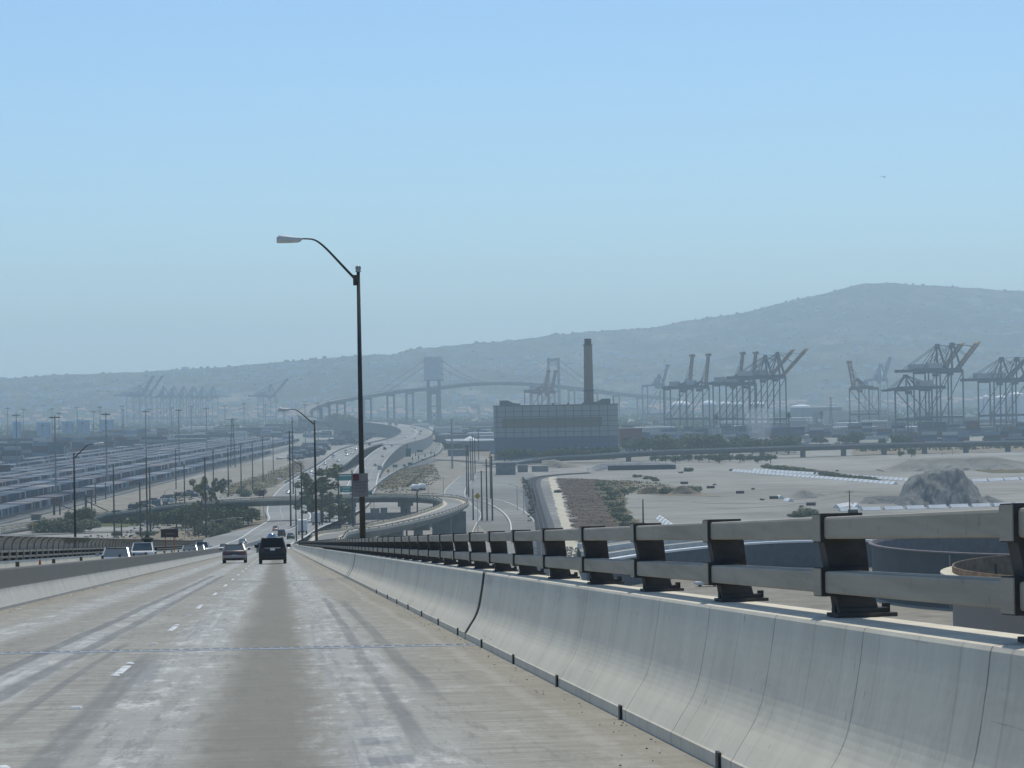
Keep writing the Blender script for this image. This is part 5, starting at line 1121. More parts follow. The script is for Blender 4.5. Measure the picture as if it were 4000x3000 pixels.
for i,(px,yt) in enumerate(sorted(HM)):
    d=HB.get(px); 
    if d: p=at(px,d,0); 
    else:
        e_=max((yt-hy(px))/F_PX,.0011); y=max(1250,min(2600,6.0/e_)); p=Vector(((px-2000)/F_PX*y,y,0))
    k=(CZ+(hy(px)-yt)/F_PX*p.y)/36
    t=thing('high_mast','tall yard light mast with ring of lamps, %s from the left in the container yard'%ORD[i],'light mast',p,0,'high light masts of the container yard')
    a=bpy.data.objects.new('pole',mpo); C.objects.link(a); a.parent=t; a.scale=(1,1,k)
    b=bpy.data.objects.new('lamp_ring',mh); C.objects.link(b); b.parent=t; b.location=(0,0,36*(k-1))
# ================================================================== WOODEN POLES AND SMALL LAMPS
def wpole(label,px,yt,yb,arms=1,thick=1.0,wires=None,group=None,mt=None):
    p=at(px,yb,0); h=aty(px,yt,p.y).z
    t=thing('utility_pole',label,'utility pole',p,rnd.uniform(-.2,.2),group)
    mb=MB(); mb.tube([(0,0,-.5),(0,0,h)],[.21*thick,.13*thick],8); mb.build('pole',mt or M['wood'],t)
    for i in range(arms): mb=MB(); mb.box((0,0,h-.5-i*1.6),(2.6,.14,.16)); 
    if arms: 
        for i in range(arms): mb.box((0,0,h-.5-i*1.6+.12),(2.6,.1,.1)) if i<0 else None
        mb.build('crossarm',mt or M['wood'],t)
    return t,Vector((p.x,p.y,h))
pl_=[(447,1818,2098,0),(576,1784,2098,1),(549,1883,2096,1),(588,1825,2091,0),(373,1890,1969,0),(413,1886,1951,0),(688,1755,1911,1),(722,1813,2001,0),(805,1786,2100,1),(835,1755,1951,1),(893,1750,1938,0),(943,1737,1938,1),(988,1725,1915,0),(210,1947,2010,1),(334,1933,2015,2),(475,2033,2098,0),(943+0,1739,1938,1),(985+1,1725,1915,0),(1028,1707,1883,1),(1068,1698,1838,0),(1137,1682,2098,1),(1146,1630,1933,2),(1325,1852,2098,0),(1379,1836,2098,0),(1259,1933,2098,0),(1424,1829,1929,0),(1589,1987,2098,0),(1632,1919,2098,2)]
pl2=[(1824,1738,1932,1),(1831,1738,1940,1),(1840,1712,1879,1),(1848,1700,1879,1),(1856,1708,1850,0),(1870,1675,1798,1),(1883,1838,2034,1),(1903,1793,2034,2),(1917,1773,1950,0),(1924,1781,2034,1),(1849,1911,2034,0),(2513,1950,2062,0)]
seen=set(); tops={}
allp=[q for q in pl_ if q[0] not in (986,)]; uniq=[]
for q in allp:
    if q[0] in seen: continue
    seen.add(q[0]); uniq.append(q)
for i,(px,yt,yb,a) in enumerate(sorted(uniq)):
    wpole('dark wooden pole standing beyond the left bridge side, %s from the left'%ORD[i],px,yt,yb,a,1.45,group='wooden poles left of the plant')
for i,(px,yt,yb,a) in enumerate(sorted(pl2)):
    _,tp=wpole('dark wooden pole between loop ramp and plant, %s from the left'%ORD[i],px,yt,yb,a,1.5,group='wooden poles before the plant'); tops[px]=tp
pp_,kr=wpole('lone dark power pole between the gravel pile and the railing',3320,1916,2040,1,1.2)
mb=MB()
def wire(a,b,sag=1.2,r=.03):
    mb.tube([a.lerp(b,i/8)-Vector((0,0,sag*4*(i/8)*(1-i/8))) for i in range(9)],r,4)
far1=aty(2700,1962,kr.y+140); far2=aty(4100,1905,kr.y+230)
for dz in (0,-1.6): wire(kr+Vector((0,0,dz)),far1+Vector((0,0,dz)),2); wire(kr+Vector((0,0,dz)),far2+Vector((0,0,dz)),3)
mb.build('power_line',M['dsteel'],label='thin sagging wires from the lone pole across the gravel yard',cat='power line')
mb=MB()
ks=sorted(tops)
for a,b in zip(ks[::2],ks[2::2]): wire(tops[a],tops[b])
mb.build('power_line',M['dsteel'],label='thin wires strung between the wooden poles before the plant',cat='power line')
t,_=wpole('thick pale steel pole rising left of the cone-roofed tank',1767,1637,1830,1,3.0,mt=M['cst'])
def lattice(label,px,yt,yb):
    p=at(px,yb,0); h=aty(px,yt,p.y).z; t=thing('lattice_tower',label,'lattice tower',p)
    mb=MB()
    for sx in (-1,1):
        for sy in (-1,1): mb.bar((sx*1.6,sy*1.6,0),(sx*.5,sy*.5,h),.25)
    mb.build('leg_frame',M['dsteel'],t); mb=MB(); n=9
    for i in range(n): z0=h*i/n; z1=h*(i+1)/n; w0=1.6-1.1*i/n; w1=1.6-1.1*(i+1)/n; mb.bar((-w0,-w0,z0),(w1,-w1,z1),.14); mb.bar((w0,-w0,z0),(-w1,-w1,z1),.14); mb.bar((-w1,-w1,z1),(w1,-w1,z1),.14)
    for z_ in (.98,.86): mb.bar((-4,0,h*z_),(4,0,h*z_),.3)
    mb.build('bracing',M['dsteel'],t)
lattice('lattice power tower at the right end of the container yard',910,1635,1825); lattice('lattice power tower beside the railway in front of the right buildings',3247,1552,1690); lattice('lattice tower among the right-hand container stacks',3666,1608,1672); lattice('second lattice tower near the right photo edge',3877,1612,1670)
def small_lamp(label,px,yt,yb,side,L=2.4,group='small street lamps of the low roads'):
    p=at(px,yb,0); h=aty(px,yt,p.y).z; t=thing('street_lamp',label,'street lamp',p,0,group)
    mb=MB(); mb.tube([(0,0,0),(0,0,h-.8)],[.13,.09],6); mb.build('pole',M['galv'],t)
    P=arm_curve(L,.8); mb=MB(); mb.tube([(side*a,0,h-1.0+b) for a,b in P],.06,5); mb.build('arm',M['galv'],t)
    mb=MB(); mb.box((side*(L+.35),0,h-.2),(.9,.35,.22),0,.8); mb.build('luminaire',M['white'],t)
small_lamp('thin street lamp rising among the palm trees',645,1908,2040,1); small_lamp('thin lamp with long low curved arm before the dark trees',822,2022,2098,1,9.5)
small_lamp('thin street lamp over the loop ramp, left of three',1673,1875,1960,-1); small_lamp('thin street lamp over the loop ramp, middle of three',1733,1855,1955,-1); small_lamp('tiny street lamp beside the brown weed strip',2021,1890,1995,-1); small_lamp('tiny street lamp on the lot near the weed strip, right one',2046,1913,2012,-1); small_lamp('thin street lamp inside the loop ramp',1462,1908,2030,1)
# right-hand background thin poles
for i,px in enumerate((2500,2508,2622,2653,2690,2730,2778,2805,2960,3025,3080,3160,3190,3275,3365,3460,3535,3560,3650,3725,3800,3835,3882,3950,3975)):
    yb=1700+rnd.randint(-8,25); wpole('thin far pole before the port buildings, %s from the left'%ORD[i],px,yb-rnd.randint(42,75),yb,rnd.choice((0,1)),1.3,group='thin far poles on the right')
# ================================================================== TREES
def crown_mesh(name,blobs,n,size,mt,rs,squash=1.0,flat=False):
    mb=MB(); tot=sum(b[3]**2 for b in blobs)
    for (cx,cy_,cz_,r) in blobs:
        k=int(n*r*r/tot)
        for _ in range(k):
            while True:
                v=Vector((rs.uniform(-1,1),rs.uniform(-1,1),rs.uniform(-1,1)))
                if .25<v.length<1: break
            v=v*(r*(0.75+.35*rs.random())); v.z*=squash
            c=Vector((cx,cy_,cz_))+v; a=Vector((rs.uniform(-1,1),rs.uniform(-1,1),rs.uniform(-.6,.6))).normalized(); b=a.cross(Vector((rs.uniform(-1,1),rs.uniform(-1,1),rs.uniform(-1,1)))).normalized(); s=size*rs.uniform(.6,1.4)
            mb.add([c-a*s,c+b*s*.55,c+a*s,c-b*s*.55],[(0,1,2,3)])
    me=mb.mesh(name); me.materials.append(mt); return me
def limbs(h,blobs,r,rs):
    mb=MB(); mb.tube([(0,0,-.3),(rs.uniform(-.1,.1)*h*.2,0,h*.35),(0,0,h*.62)],[r,r*.75,r*.5],7)
    for (cx,cy_,cz_,br) in blobs[:7]: mb.tube([(0,0,h*.3),(cx*.5,cy_*.5,(h*.3+cz_)/2+.3),(cx,cy_,cz_)],[r*.5,r*.32,r*.12],5)
    me=mb.mesh('trunk'); me.materials.append(M['bark']); return me
TREE={}
def tree_proto(kind,seed):
    rs=random.Random(seed)
    if kind=='euc':
        bl=[(rs.uniform(-2.9,2.9)*(1-.35*abs(i/20-.5)),rs.uniform(-2.6,2.6),3.8+8.8*i/20+rs.uniform(-.5,.5),rs.uniform(.45,1.15)) for i in range(21)]; return limbs(13,bl,.32,rs),crown_mesh('crown',bl,1500,.33,M['leafB'],rs)
    if kind=='round':
        bl=[(rs.uniform(-1.9,1.9),rs.uniform(-1.9,1.9),rs.uniform(2.4,5.0),rs.uniform(1.1,1.9)) for _ in range(9)]; return limbs(6,bl,.22,rs),crown_mesh('crown',bl,1500,.32,M['leafA'],rs)
    if kind=='bush':
        bl=[(rs.uniform(-2.2,2.2),rs.uniform(-1.6,1.6),rs.uniform(.5,1.9),rs.uniform(.8,1.4)) for _ in range(9)]; return limbs(2,bl,.1,rs),crown_mesh('crown',bl,2000,.24,M['leafB'],rs)
    if kind=='tall':
        bl=[(rs.uniform(-.8,.8),rs.uniform(-.8,.8),1.8+i*.8,rs.uniform(.8,1.25)) for i in range(8)]; return limbs(8,bl,.2,rs),crown_mesh('crown',bl,1700,.3,M['leafA'],rs)
    if kind=='palm':
        mb=MB(); mb.tube([(0,0,-.3),(.1,0,3.5),(0,.1,7.4)],[.26,.2,.17],7); tr=mb.mesh('trunk'); tr.materials.append(M['bark'])
        mb=MB()
        for i in range(34):
            a=rs.uniform(0,6.28); up=rs.uniform(-.9,1.1); L_=rs.uniform(1.1,1.6); d=Vector((math.cos(a),math.sin(a),0)); s_=Vector((-d.y,d.x,0)); prev=Vector((0,0,7.4)); 
            for k in range(4):
                nx=Vector((0,0,7.4))+d*(L_*(k+1)/4)+Vector((0,0,up*L_*(k+1)/4*.8-((k+1)/4)**2*.7)); w0=.32*(1-k/5); w1=.32*(1-(k+1)/4.6)
                mb.add([prev-s_*w0,prev+s_*w0,nx+s_*w1,nx-s_*w1],[(0,1,2,3)]); prev=nx
        cr=mb.mesh('fronds'); cr.materials.append(M['leafP']); return tr,cr
for k_ in ('euc','round','bush','tall','palm'): TREE[k_]=[tree_proto(k_,s_) for s_ in ((1,2) if k_ in('euc',) else (3,4,5))]
BASEH=dict(euc=13.5,round=6.3,bush=3.0,tall=8.6,palm=8.3)
NM=dict(euc='eucalyptus_tree',round='broadleaf_tree',bush='bush',tall='slender_tree',palm='palm_tree')
def tree(kind,label,px,yt,yb,wk=1.0,group=None,z=0.0,y=None):
    p=at(px,yb,z) if y is None else aty(px,yb,y); h=max(.8,aty(px,yt,p.y).z-p.z); s=h/BASEH[kind]; tr,cr=rnd.choice(TREE[kind])
    cat={'bush':'bush','palm':'palm tree'}.get(kind,'tree')
    t=thing(NM[kind],label,cat,p,rnd.uniform(0,6.28),group); t.scale=(s*wk,s*wk,s)
    for nm,me in (('trunk',tr),('fronds' if kind=='palm' else 'crown',cr)): o=bpy.data.objects.new(nm,me); C.objects.link(o); o.parent=t
    return t
tree('euc','tall airy eucalyptus between the carriageways left of the big lamp pole',1258,1818,2062,1.55,z=1)
tree('euc','second tall eucalyptus crown just left of the tallest between the carriageways',1222,1842,2058,1.25,z=1)
tree('euc','lower eucalyptus clump at the foot of the tall one',1290,1935,2066,1.5,z=1)
tree('round','small ragged tree with yellowing leaves right of the eucalyptus',1330,1960,2060,1.0,z=1)
tree('euc','thin tall eucalyptus among the palms left of the loop ramp',790,1862,2070,.95); tree('euc','second thin eucalyptus, right of the first among the palms',850,1868,2060,.9); tree('euc','low bushy eucalyptus in front of the palms',760,1965,2092,.85); tree('euc','pale eucalyptus left of the dark trees below the ramp',725,1985,2085,.7)
for i,(px,yt,yb) in enumerate(((537,1955,2055),(549,1953,2062),(688,1915,2030),(722,1920,2005),(828,1900,2040))): tree('palm','small palm with round head, %s of five from the left'%ORD[i],px,yt,yb,.9,group='palms beside the left roads')
for i,(px,yt,yb) in enumerate(((285,1990,2062),(325,1985,2060),(338,1980,2052))): tree('round','dark round tree behind the oleander bushes, %s of three from the left'%ORD[i],px,yt,yb,1.0,group='round trees by the oleanders')
for i,(px,yt,yb) in enumerate(((190,2025,2078),(225,2022,2080),(258,2022,2080),(290,2030,2080),(345,2025,2062),(270,2095,2120),(330,2095,2118),(455,2072,2092),(560,2072,2092),(590,2075,2092))): tree('bush','grey-green oleander bush by the left service road, %s from the left'%ORD[i],px,yt,yb,1.5,group='oleander bushes by the service road')
for i,px in enumerate((572,600,630,655,690,715,745,775,860,885,905,925,950,970,985)): tree('round','dark tree in the thicket under the loop ramp, %s from the left'%ORD[i],px,(1972 if px>690 else 1992)+rnd.randint(-8,14),2052+rnd.randint(-8,14),1.25,group='dark thicket under the loop ramp')
for i,(px,yt,yb) in enumerate(((875,2010,2058),(905,2020,2070),(845,2040,2095),(865,2050,2098),(800,2035,2090),(940,1905,1935),(960,1912,1940),(1010,1905,1936))): tree('bush','scrubby bush on the brown bank left of the freeway, %s from the left'%ORD[i],px,yt,yb,1.0,group='bushes on the brown bank')
for i,(px,yt,yb) in enumerate(((1750,1728,1765),(1765,1735,1766),(1775,1730,1766),(1794,1730,1764))): tree('round','round tree left of the cone-roofed tank, %s of four from the left'%ORD[i],px,yt,yb,1.0,group='round trees by the cone tank')
k=0
for px in range(1975,2400,22):
    tree('round','tree in the belt at the foot of the plant hall, %s from the left'%ORD[k],px+rnd.randint(-5,5),1752+rnd.randint(-6,14)-(px>2330)*4,1801-(px-1975)*.02+rnd.randint(-2,2),1.4,group='tree belt before the plant'); k+=1
k=0
for px in range(2440,3110,19):
    tree(rnd.choice(('round','round','tall')) ,'tree in the dark belt behind the left half of the viaduct, %s from the left'%ORD[k],px+rnd.randint(-6,6),1702+rnd.randint(-8,26),1768+rnd.randint(-6,6),1.5,group='tree belt behind the viaduct'); k+=1
k=0
for px in (2560,2600,2640,2690,2730,2770,2810,2850,2890,2930,2960,3010): 
    tree('round','dark tree under the viaduct deck, %s from the left'%ORD[k],px,1772+rnd.randint(0,8),1806+rnd.randint(-4,4),1.5,group='trees under the viaduct'); k+=1
k=0
for px,yt,yb,kd in ((3120,1700,1735,'round'),(3190,1702,1735,'round'),(3215,1708,1736,'round'),(3290,1700,1738,'round'),(3325,1690,1738,'round'),(3350,1684,1738,'round'),(3282,1712,1738,'palm'),(3445,1712,1740,'round'),(3500,1695,1745,'round'),(3520,1700,1745,'round'),(3545,1705,1745,'round'),(3585,1705,1740,'palm'),(3670,1684,1712,'round'),(3690,1690,1712,'round'),(3520,1760,1785,'round'),(3560,1750,1785,'round'),(3680,1750,1782,'palm'),(3720,1750,1780,'palm'),(3083,1600,1735,'palm'),(2795,1610,1720,'palm'),(2802,1612,1722,'palm'),(3210,1600,1690,'palm'),(3355,1615,1690,'palm')):
    tree(kd,'separate tree near the right half of the viaduct, %s from the left'%ORD[k] if kd!='palm' else 'slim palm near the right half of the viaduct, %s tree in its row'%ORD[k],px,yt,yb,1.2 if kd!='palm' else .7,group='scattered trees on the right'); k+=1
k=0
for px,yt,yb in ((2345,1885,1900),(2370,1900,1918),(2392,1915,1936),(2385,1935,1955),(2400,1958,1980),(2420,1978,2000),(2412,2000,2022),(2440,2012,2036),(2455,2035,2058),(2440,1905,1925),(2475,1900,1912),(2500,2040,2060),(2560,1868,1880),(2532,1858,1872),(2490,1852,1865),(2620,1900,1930),(2700,1895,1925),(3100,2004,2020),(3120,1998,2020),(3140,1990,2018),(3152,1983,2016),(2180,1912,1925),(2690,1825,1842)):
    tree('bush','olive scrub bush on the gravel flats, %s from the left'%ORD[k],px,yt,yb,1.6,group='scrub bushes on the gravel flats'); k+=1
for i in range(44):
    px=2995+i*11; py=1822+i*1.42
    if i<40: tree('bush','dry brown shrub in the strip behind the white barriers',px+rnd.randint(-4,4),py-rnd.randint(5,13),py+6,1.6,group='dry shrubs behind the white barriers')
# far tree belt below the hills: one mass
mb=MB(); rs=random.Random(9)
for _ in range(5200):
    y=rs.uniform(3100,5600); px=rs.uniform(-100,4100)
    if y<3700 and (1100<px<1700): continue
    x=(px-2000)/F_PX*y; s=rs.uniform(3,8); z=rs.uniform(1,7); a=rs.uniform(0,3.14); mb.box((x,y,z/2),(s*1.6,s,z),a,.5)
mb.build('far_vegetation',M['leafA'],kind='stuff',label='far dark tree masses and hedges spread below the hills',cat='trees')
mb=MB()
for _ in range(1500):
    px=rs.uniform(-200,4200); e_=(hy(px)-interp(RIDGE,px))/F_PX; Dr=interp([(-500,7600),(1500,7800),(2500,8600),(4500,9200)],px)
    y=5400+(Dr-5400)*rs.random()**.8; 
    if rs.random()<.16: y=Dr-rs.uniform(0,60)
    x=(px-2000)/F_PX*y; z=hill_z(x,y); s=rs.choice((1.8,2.2,2.8,3.2,4,6))*rs.uniform(.8,1.2); mb.lathe([(s*.5,-3),(s*1.1,s*.2),(s*.9,s*.6),(s*.45,s*.9),(0,s)],(x,y,z),6)
mb.build('hill_trees',M['leafA'],kind='stuff',label='dark trees dotted over the slopes and ridge of the hills',cat='trees')
# houses on the hill: 300 largest as things, the rest one mass
hm_=mat('house_pale',(0.55,0.52,0.47),.8,var=.12,scale=.02); hr_=mat('house_roof',(0.30,0.20,0.15),.8,var=.2,scale=.02)
mb=MB(); mb.box((0,0,3),(14,9,6.5)); hme=mb.mesh('h'); hme.materials.append(hm_)
mb=MB(); mb.sweep([[Vector((x,-5.4,6.2)),Vector((x,0,9.4)),Vector((x,5.4,6.2))] for x in (-7.6,7.6)],closed=True,caps=True); rme=mb.mesh('r'); rme.materials.append(hr_)
hs=[]
for _ in range(1000):
    px=rs.uniform(-60,4060); Dr=interp([(-500,7600),(1500,7800),(2500,8600),(4500,9200)],px); y=5380+(Dr-5450)*rs.random()**1.5; x=(px-2000)/F_PX*y; hs.append((y,x,hill_z(x,y)))
hs.sort()
for y,x,z in hs[:300]:
    o=bpy.data.objects.new('house',hme); C.objects.link(o); o.location=(x,y,z-.5); o.rotation_euler=(0,0,rs.uniform(-.5,.5)); o.scale=(rs.uniform(.8,1.5),)*3; tag(o,'tiny pale house on the lower hillside, faint in the haze','house','tiny houses on the lower hillside')
    r=bpy.data.objects.new('roof',rme); C.objects.link(r); r.parent=o
mb=MB()
for y,x,z in hs[300:]: s=rs.uniform(.8,1.7); mb.box((x,y,z+3*s),(14*s,9*s,7*s),rs.uniform(-.6,.6),.9)
mb.build('hillside_houses',hm_,kind='stuff',label='hundreds of further tiny houses scattered up the hazy hills',cat='houses')
# small port buildings filling the middle distance
labs=[('low white-roofed port shed',pale,wroof),('low blue-grey port shed',bluew,M['cst']),('small dark port building',M['cdk'],M['cdk'])]
for i in range(110):
    y=rs.uniform(2000,3900); px=rs.uniform(60,4050)
    if 1050<px<1720 and y<3500: px=rs.uniform(1740,1920)
    if px<1150 and y<2500: y=rs.uniform(2600,3900)
    if px>2400 and y<2200: y=rs.uniform(2300,3400)
    x=(px-2000)/F_PX*y; lab,mt,rm=rs.choice(labs); w_=rs.uniform(10,55); h=rs.uniform(3,8); dp=rs.uniform(8,25)
    t=thing('port_building',lab+(' far off, left of the plant hall' if px<2000 else ' far off, right of the plant hall' if px<3200 else ' far off, behind the gravel pile side'),'building',(x,y,0),rs.uniform(-.15,.15),lab+'s far off')
    mb=MB(); mb.box((0,dp/2,h/2),(w_,dp,h)); mb.build('wall',mt,t); mb=MB(); mb.box((0,dp/2,h+.25),(w_+1,dp+1,.5)); mb.build('roof',rm,t)
mb=MB()
for _ in range(1600):
    y=rs.uniform(1900,4200); px=rs.uniform(20,4080)
    if 1050<px<1720 and y<3700: continue
    if px<1050 and y<2400: continue
    x=(px-2000)/F_PX*y; mb.box((x,y,1),(rs.choice((4,5,12,16,30)),rs.choice((2,2.5,5)),rs.uniform(1,4)),rs.uniform(-.2,.2))
o=mb.build('port_clutter',cmat,kind='stuff',label='countless vehicles, trailers and boxes covering the distant port ground',cat='port clutter')
a=o.data.attributes.new('tint','FLOAT','FACE')
for i in range(len(o.data.polygons)): a.data[i].value=((i//6)*.6180339)%1
# dark trailers / parked rows
for i,(x0,x1,py) in enumerate(((3510,3600,1676),(3618,3690,1678),(3420,3520,1668),(2840,2870,1700),(3560,3700,1650),(3830,3990,1655),(1750,1830,1700),(1200,1320,1712),(1230,1340,1730),(1180,1290,1742))):
    a_=at(x0,py,0); b_=at(x1,py-(x1-x0)*.017,0); n=max(4,int((b_-a_).length/3.2)); 
    t=thing('parked_trailers','dark row of parked trailers in the port, %s row from the top of this list'%ORD[i] if False else 'dark row of parked trailers %s'%('left of the big lamp pole, %s of three'%ORD[i-7] if i>6 else ('before the port buildings, %s from the left'%ORD[{3:0,6:1,2:2,0:3,4:4,1:5,5:6}[i]] )),'trailers',a_,0)
    mb=MB()
    for j in range(n): q=(b_-a_)*((j+.5)/n); mb.box((q.x,q.y,2.0),(2.5,11,2.4))
    mb.build('trailer_row',bluew,t)['kind']='stuff'
# ================================================================== GRAVEL YARD THINGS
def krail_mesh(L_=6.0):
    mb=MB(); pr_=[(-.6,0),(-.58,.1),(-.16,.58),(-.1,.66),(.1,.66),(.16,.58),(.58,.1),(.6,0)]
    mb.sweep([[Vector((x,a,b)) for a,b in pr_] for x in (-L_/2,L_/2)],closed=True,caps=True); me=mb.mesh('k'); me.materials.append(mat('krail_white',(0.72,0.72,0.70),.8,var=.1,scale=.5)); return me
kme=krail_mesh()
def krow(x0,y0,x1,y1,n,label,group,fill=.82):
    a=at(x0,y0); b=at(x1,y1); d=(b-a)/n; L_=d.length
    for i in range(n):
        o=bpy.data.objects.new('barrier_block',kme); C.objects.link(o); o.location=a+d*(i+.5); o.rotation_euler=(0,0,math.atan2(d.y,d.x)); o.scale=(L_*fill/6,2.2,2.0); tag(o,label%ORD[i],'concrete barrier',group)
krow(2865,1842,3500,1893,36,'white concrete barrier in the front line on the gravel, %s from the left','front line of white barriers')
krow(2945,1839,3555,1879,35,'white concrete barrier in the back line on the gravel, %s from the left','back line of white barriers')
krow(3790,1883,4040,1872,4,'pale blue-white barrier right of the gravel pile, %s of four','barriers right of the gravel pile',.88)
krow(3270,1998,4040,1974,9,'pale barrier in the line before the gravel pile, %s of nine','barriers before the gravel pile',.8)
krow(2575,2027,2628,2064,5,'white barrier block by the end of the weeds, %s of five','white blocks by the weeds',.75)
for i,(x0,y0,x1,y1) in enumerate(((3070,1958,3090,1960),(3040,1946,3052,1948),(3105,2015,3122,2018),(3340,1978,3350,1984),(3265,1985,3320,1975))):
    krow(x0,y0,x1,y1,1,'stray white barrier piece on the gravel, %s of five%%.0s'%ORD[i],'stray white barrier pieces',.95)
tyr=MB(); 
for a,b in (((-1.6,0,.55),(1.6,0,.55)),): tyr.tube([a,b],.62,10)
for x in (-1.62,1.62): tyr.tube([(x,0,.62),(x*1.06,0,.62)],.70,12)
tme=tyr.mesh('t'); tme.materials.append(M['black'])
for i,(px,py) in enumerate(((2552,1873),(2673,1891),(2776,1908),(2891,1928),(3023,1949),(3168,1975),(3332,2003),(3545,1877))):
    o=bpy.data.objects.new('black_drum',tme); C.objects.link(o); o.location=at(px,py); o.rotation_euler=(0,0,rnd.uniform(-.3,.3)); tag(o,'black low drum lying on the gravel, %s from the left'%ORD[i],'drum','black drums on the gravel')
def heap(name,label,pts_x,yb,prof,depth,mt,rough=.5,seed=1,cat='gravel pile',nx=46,ny=18):
    """prof: silhouette (px, top y) measured in the photo"""
    base=at((pts_x[0]+pts_x[1])/2,yb,0); y0=base.y+depth/2; mb=MB(); rows=[]
    for j in range(ny+1):
        v=-1+2*j/ny; row=[]
        for i in range(nx+1):
            px=pts_x[0]+(pts_x[1]-pts_x[0])*i/nx; x=(px-2000)/F_PX*y0; z=aty(px,interp(prof,px),y0).z
            n=mnoise.fractal(Vector((x*.25,v*3,seed)),1,2,5); rid=abs(mnoise.noise(Vector((x*.55+v*1.5,v*1.2,seed*3))))
            k=max(0,1-abs(v+ .12*mnoise.noise(Vector((x*.2,seed,0))))**1.25); k=min(1,k*1.45)
            row.append(Vector((x-base.x,v*depth/2*(1+.1*n)+depth/2,max(-.2,z*k*(1+.10*n*rough)-rid*rough*min(z,4)*.35*(1-abs(v)*.3)))))
        rows.append(row)
    mb.sweep(rows); o=mb.build(name,mt,smooth=False,label=label,cat=cat); o.location=base; o.location.z=0; return o
gm=mat('pile_gravel',(0.14,0.138,0.125),.95,col2=(0.24,0.235,0.215),scale=.35,stretch=(1,1,.3),bump=.6)
heap('gravel_pile','huge dark grey gravel pile with steep flat-topped crest',(3495,3905),1978,[(3495,1975),(3520,1925),(3535,1890),(3555,1870),(3585,1852),(3640,1840),(3680,1834),(3745,1833),(3758,1852),(3785,1885),(3800,1905),(3812,1935),(3835,1955),(3870,1968),(3905,1977)],34,gm,.8,3,nx=110,ny=44)
heap('gravel_pile','low grey gravel mound in front of the huge pile, left side',(3350,3560),1968,[(3350,1967),(3380,1938),(3430,1935),(3500,1935),(3560,1966)],14,gm,.5,7,nx=24)
heap('gravel_pile','small grey heap at the right foot of the huge pile',(3810,3925),1965,[(3810,1958),(3845,1933),(3880,1946),(3925,1964)],10,gm,.4,5,nx=18)
heap('gravel_pile','small pale gravel cone left of the lone power pole',(3065,3265),1946,[(3065,1944),(3105,1918),(3135,1910),(3170,1922),(3210,1930),(3265,1936)],13,M['gravel'],.4,9,nx=24)
heap('dirt_mound','brown weedy mound on the gravel, right of two',(2600,2735),1932,[(2600,1930),(2635,1900),(2665,1895),(2700,1912),(2735,1930)],9,M['dirt2'],.5,11,cat='mound',nx=20)
heap('dirt_mound','brown weedy mound with rubble, left of two',(2480,2585),1930,[(2480,1928),(2510,1904),(2550,1900),(2585,1928)],8,M['weeds'],.5,13,cat='mound',nx=20)
heap('gravel_berm','long pale gravel berm below the viaduct on the right',(3430,4100),1838,[(3430,1836),(3540,1792),(3870,1784),(4000,1805),(4100,1830)],40,M['gravel'],.05,15,cat='berm',nx=30)
heap('gravel_berm','long low gravel bank with dark face before the viaduct',(2290,2660),1836,[(2290,1830),(2340,1808),(2500,1803),(2610,1806),(2660,1832)],16,M['cst'],.2,17,cat='berm',nx=30)
heap('dirt_mound','reddish brown earth mound right of the plant outbuildings',(2110,2270),1828,[(2110,1800),(2160,1795),(2200,1805),(2270,1826)],18,M['dirt'],.2,19,cat='mound',nx=20)
pbox('berm_wall','dark low fence wall on the face of the gravel bank','wall',2375,2640,1815,1838,1.0,mat('netting_dark',(0.05,0.055,0.055),.9,var=.2),None)
# railway
rl=catmull([at(2140,2330,.1),at(2118,2080,.1),at(2098,1990,.1),at(2083,1925,.1),at(2078,1885,.1),at(2095,1868,.1),at(2160,1857,.1),at(2300,1848,.1)],7)
road('rail_bed',rl,4.2,mat('ballast',(0.085,0.09,0.095),.95,col2=(0.13,0.135,0.14),scale=.5,spec=.05),dz=.12)
road('rail_bed',rl,2.0,mat('ballast_dark',(0.035,0.038,0.042),.95,col2=(0.06,0.063,0.068),scale=.6,spec=.05),dz=.2)
t=thing('railway_track','single railway track curving up the paved lot','railway track',rl[10]); lo=t.location.copy()
for s_ in (-.75,.75): mb=MB(); mb.sweep(swp(rl,[(s_-.06,.2),(s_-.06,.4),(s_+.06,.4),(s_+.06,.2)]),closed=True,caps=True); mb.build('rail',mat('rail_rusty',(0.10,0.08,0.07),.6,var=.1),t)
# ================================================================== TANKS AND BASINS, LOWER RIGHT
tkm=mat('tank_black',(0.035,0.045,0.055),.7,var=.2,scale=.15); tkt=mat('tank_tan',(0.30,0.255,0.215),.85,var=.08,scale=.1); rust=mat('tank_rust_rim',(0.20,0.11,0.075),.9,col2=(0.36,0.25,0.15),scale=1.2)
by=at(3400,2440,0).y+60; rad=48; cx=(3402-2000)/F_PX*by+rad; tz=aty(3420,2126,by).z
t=thing('storage_tank','very large open-topped blue-black storage tank behind the railing','tank',(cx,by,0))
mb=MB(); mb.lathe([(rad,0),(rad,tz)],n=96); mb.build('shell',tkm,t,smooth=True)
mb=MB(); mb.lathe([(rad+.05,tz-.25),(rad+.7,tz-.2),(rad+.7,tz+.05),(rad-.1,tz+.1),(rad-.4,tz-.6),(rad-.42,tz-7.2)],n=96); mb.build('rim',mat('rim_grey',(0.16,0.13,0.13),.8,var=.2),t)
mb=MB(); mb.lathe([(rad-.3,tz-7.2),(0,tz-7.0)],n=64); mb.build('floating_roof',tkm,t)
mb=MB(); mb.tube([(-rad*.78-.35,-rad*.63-.3,0),(-rad*.78-.35,-rad*.63-.3,tz-.5)],.13,6); mb.build('riser_pipe',M['cst'],t)
mb=MB()
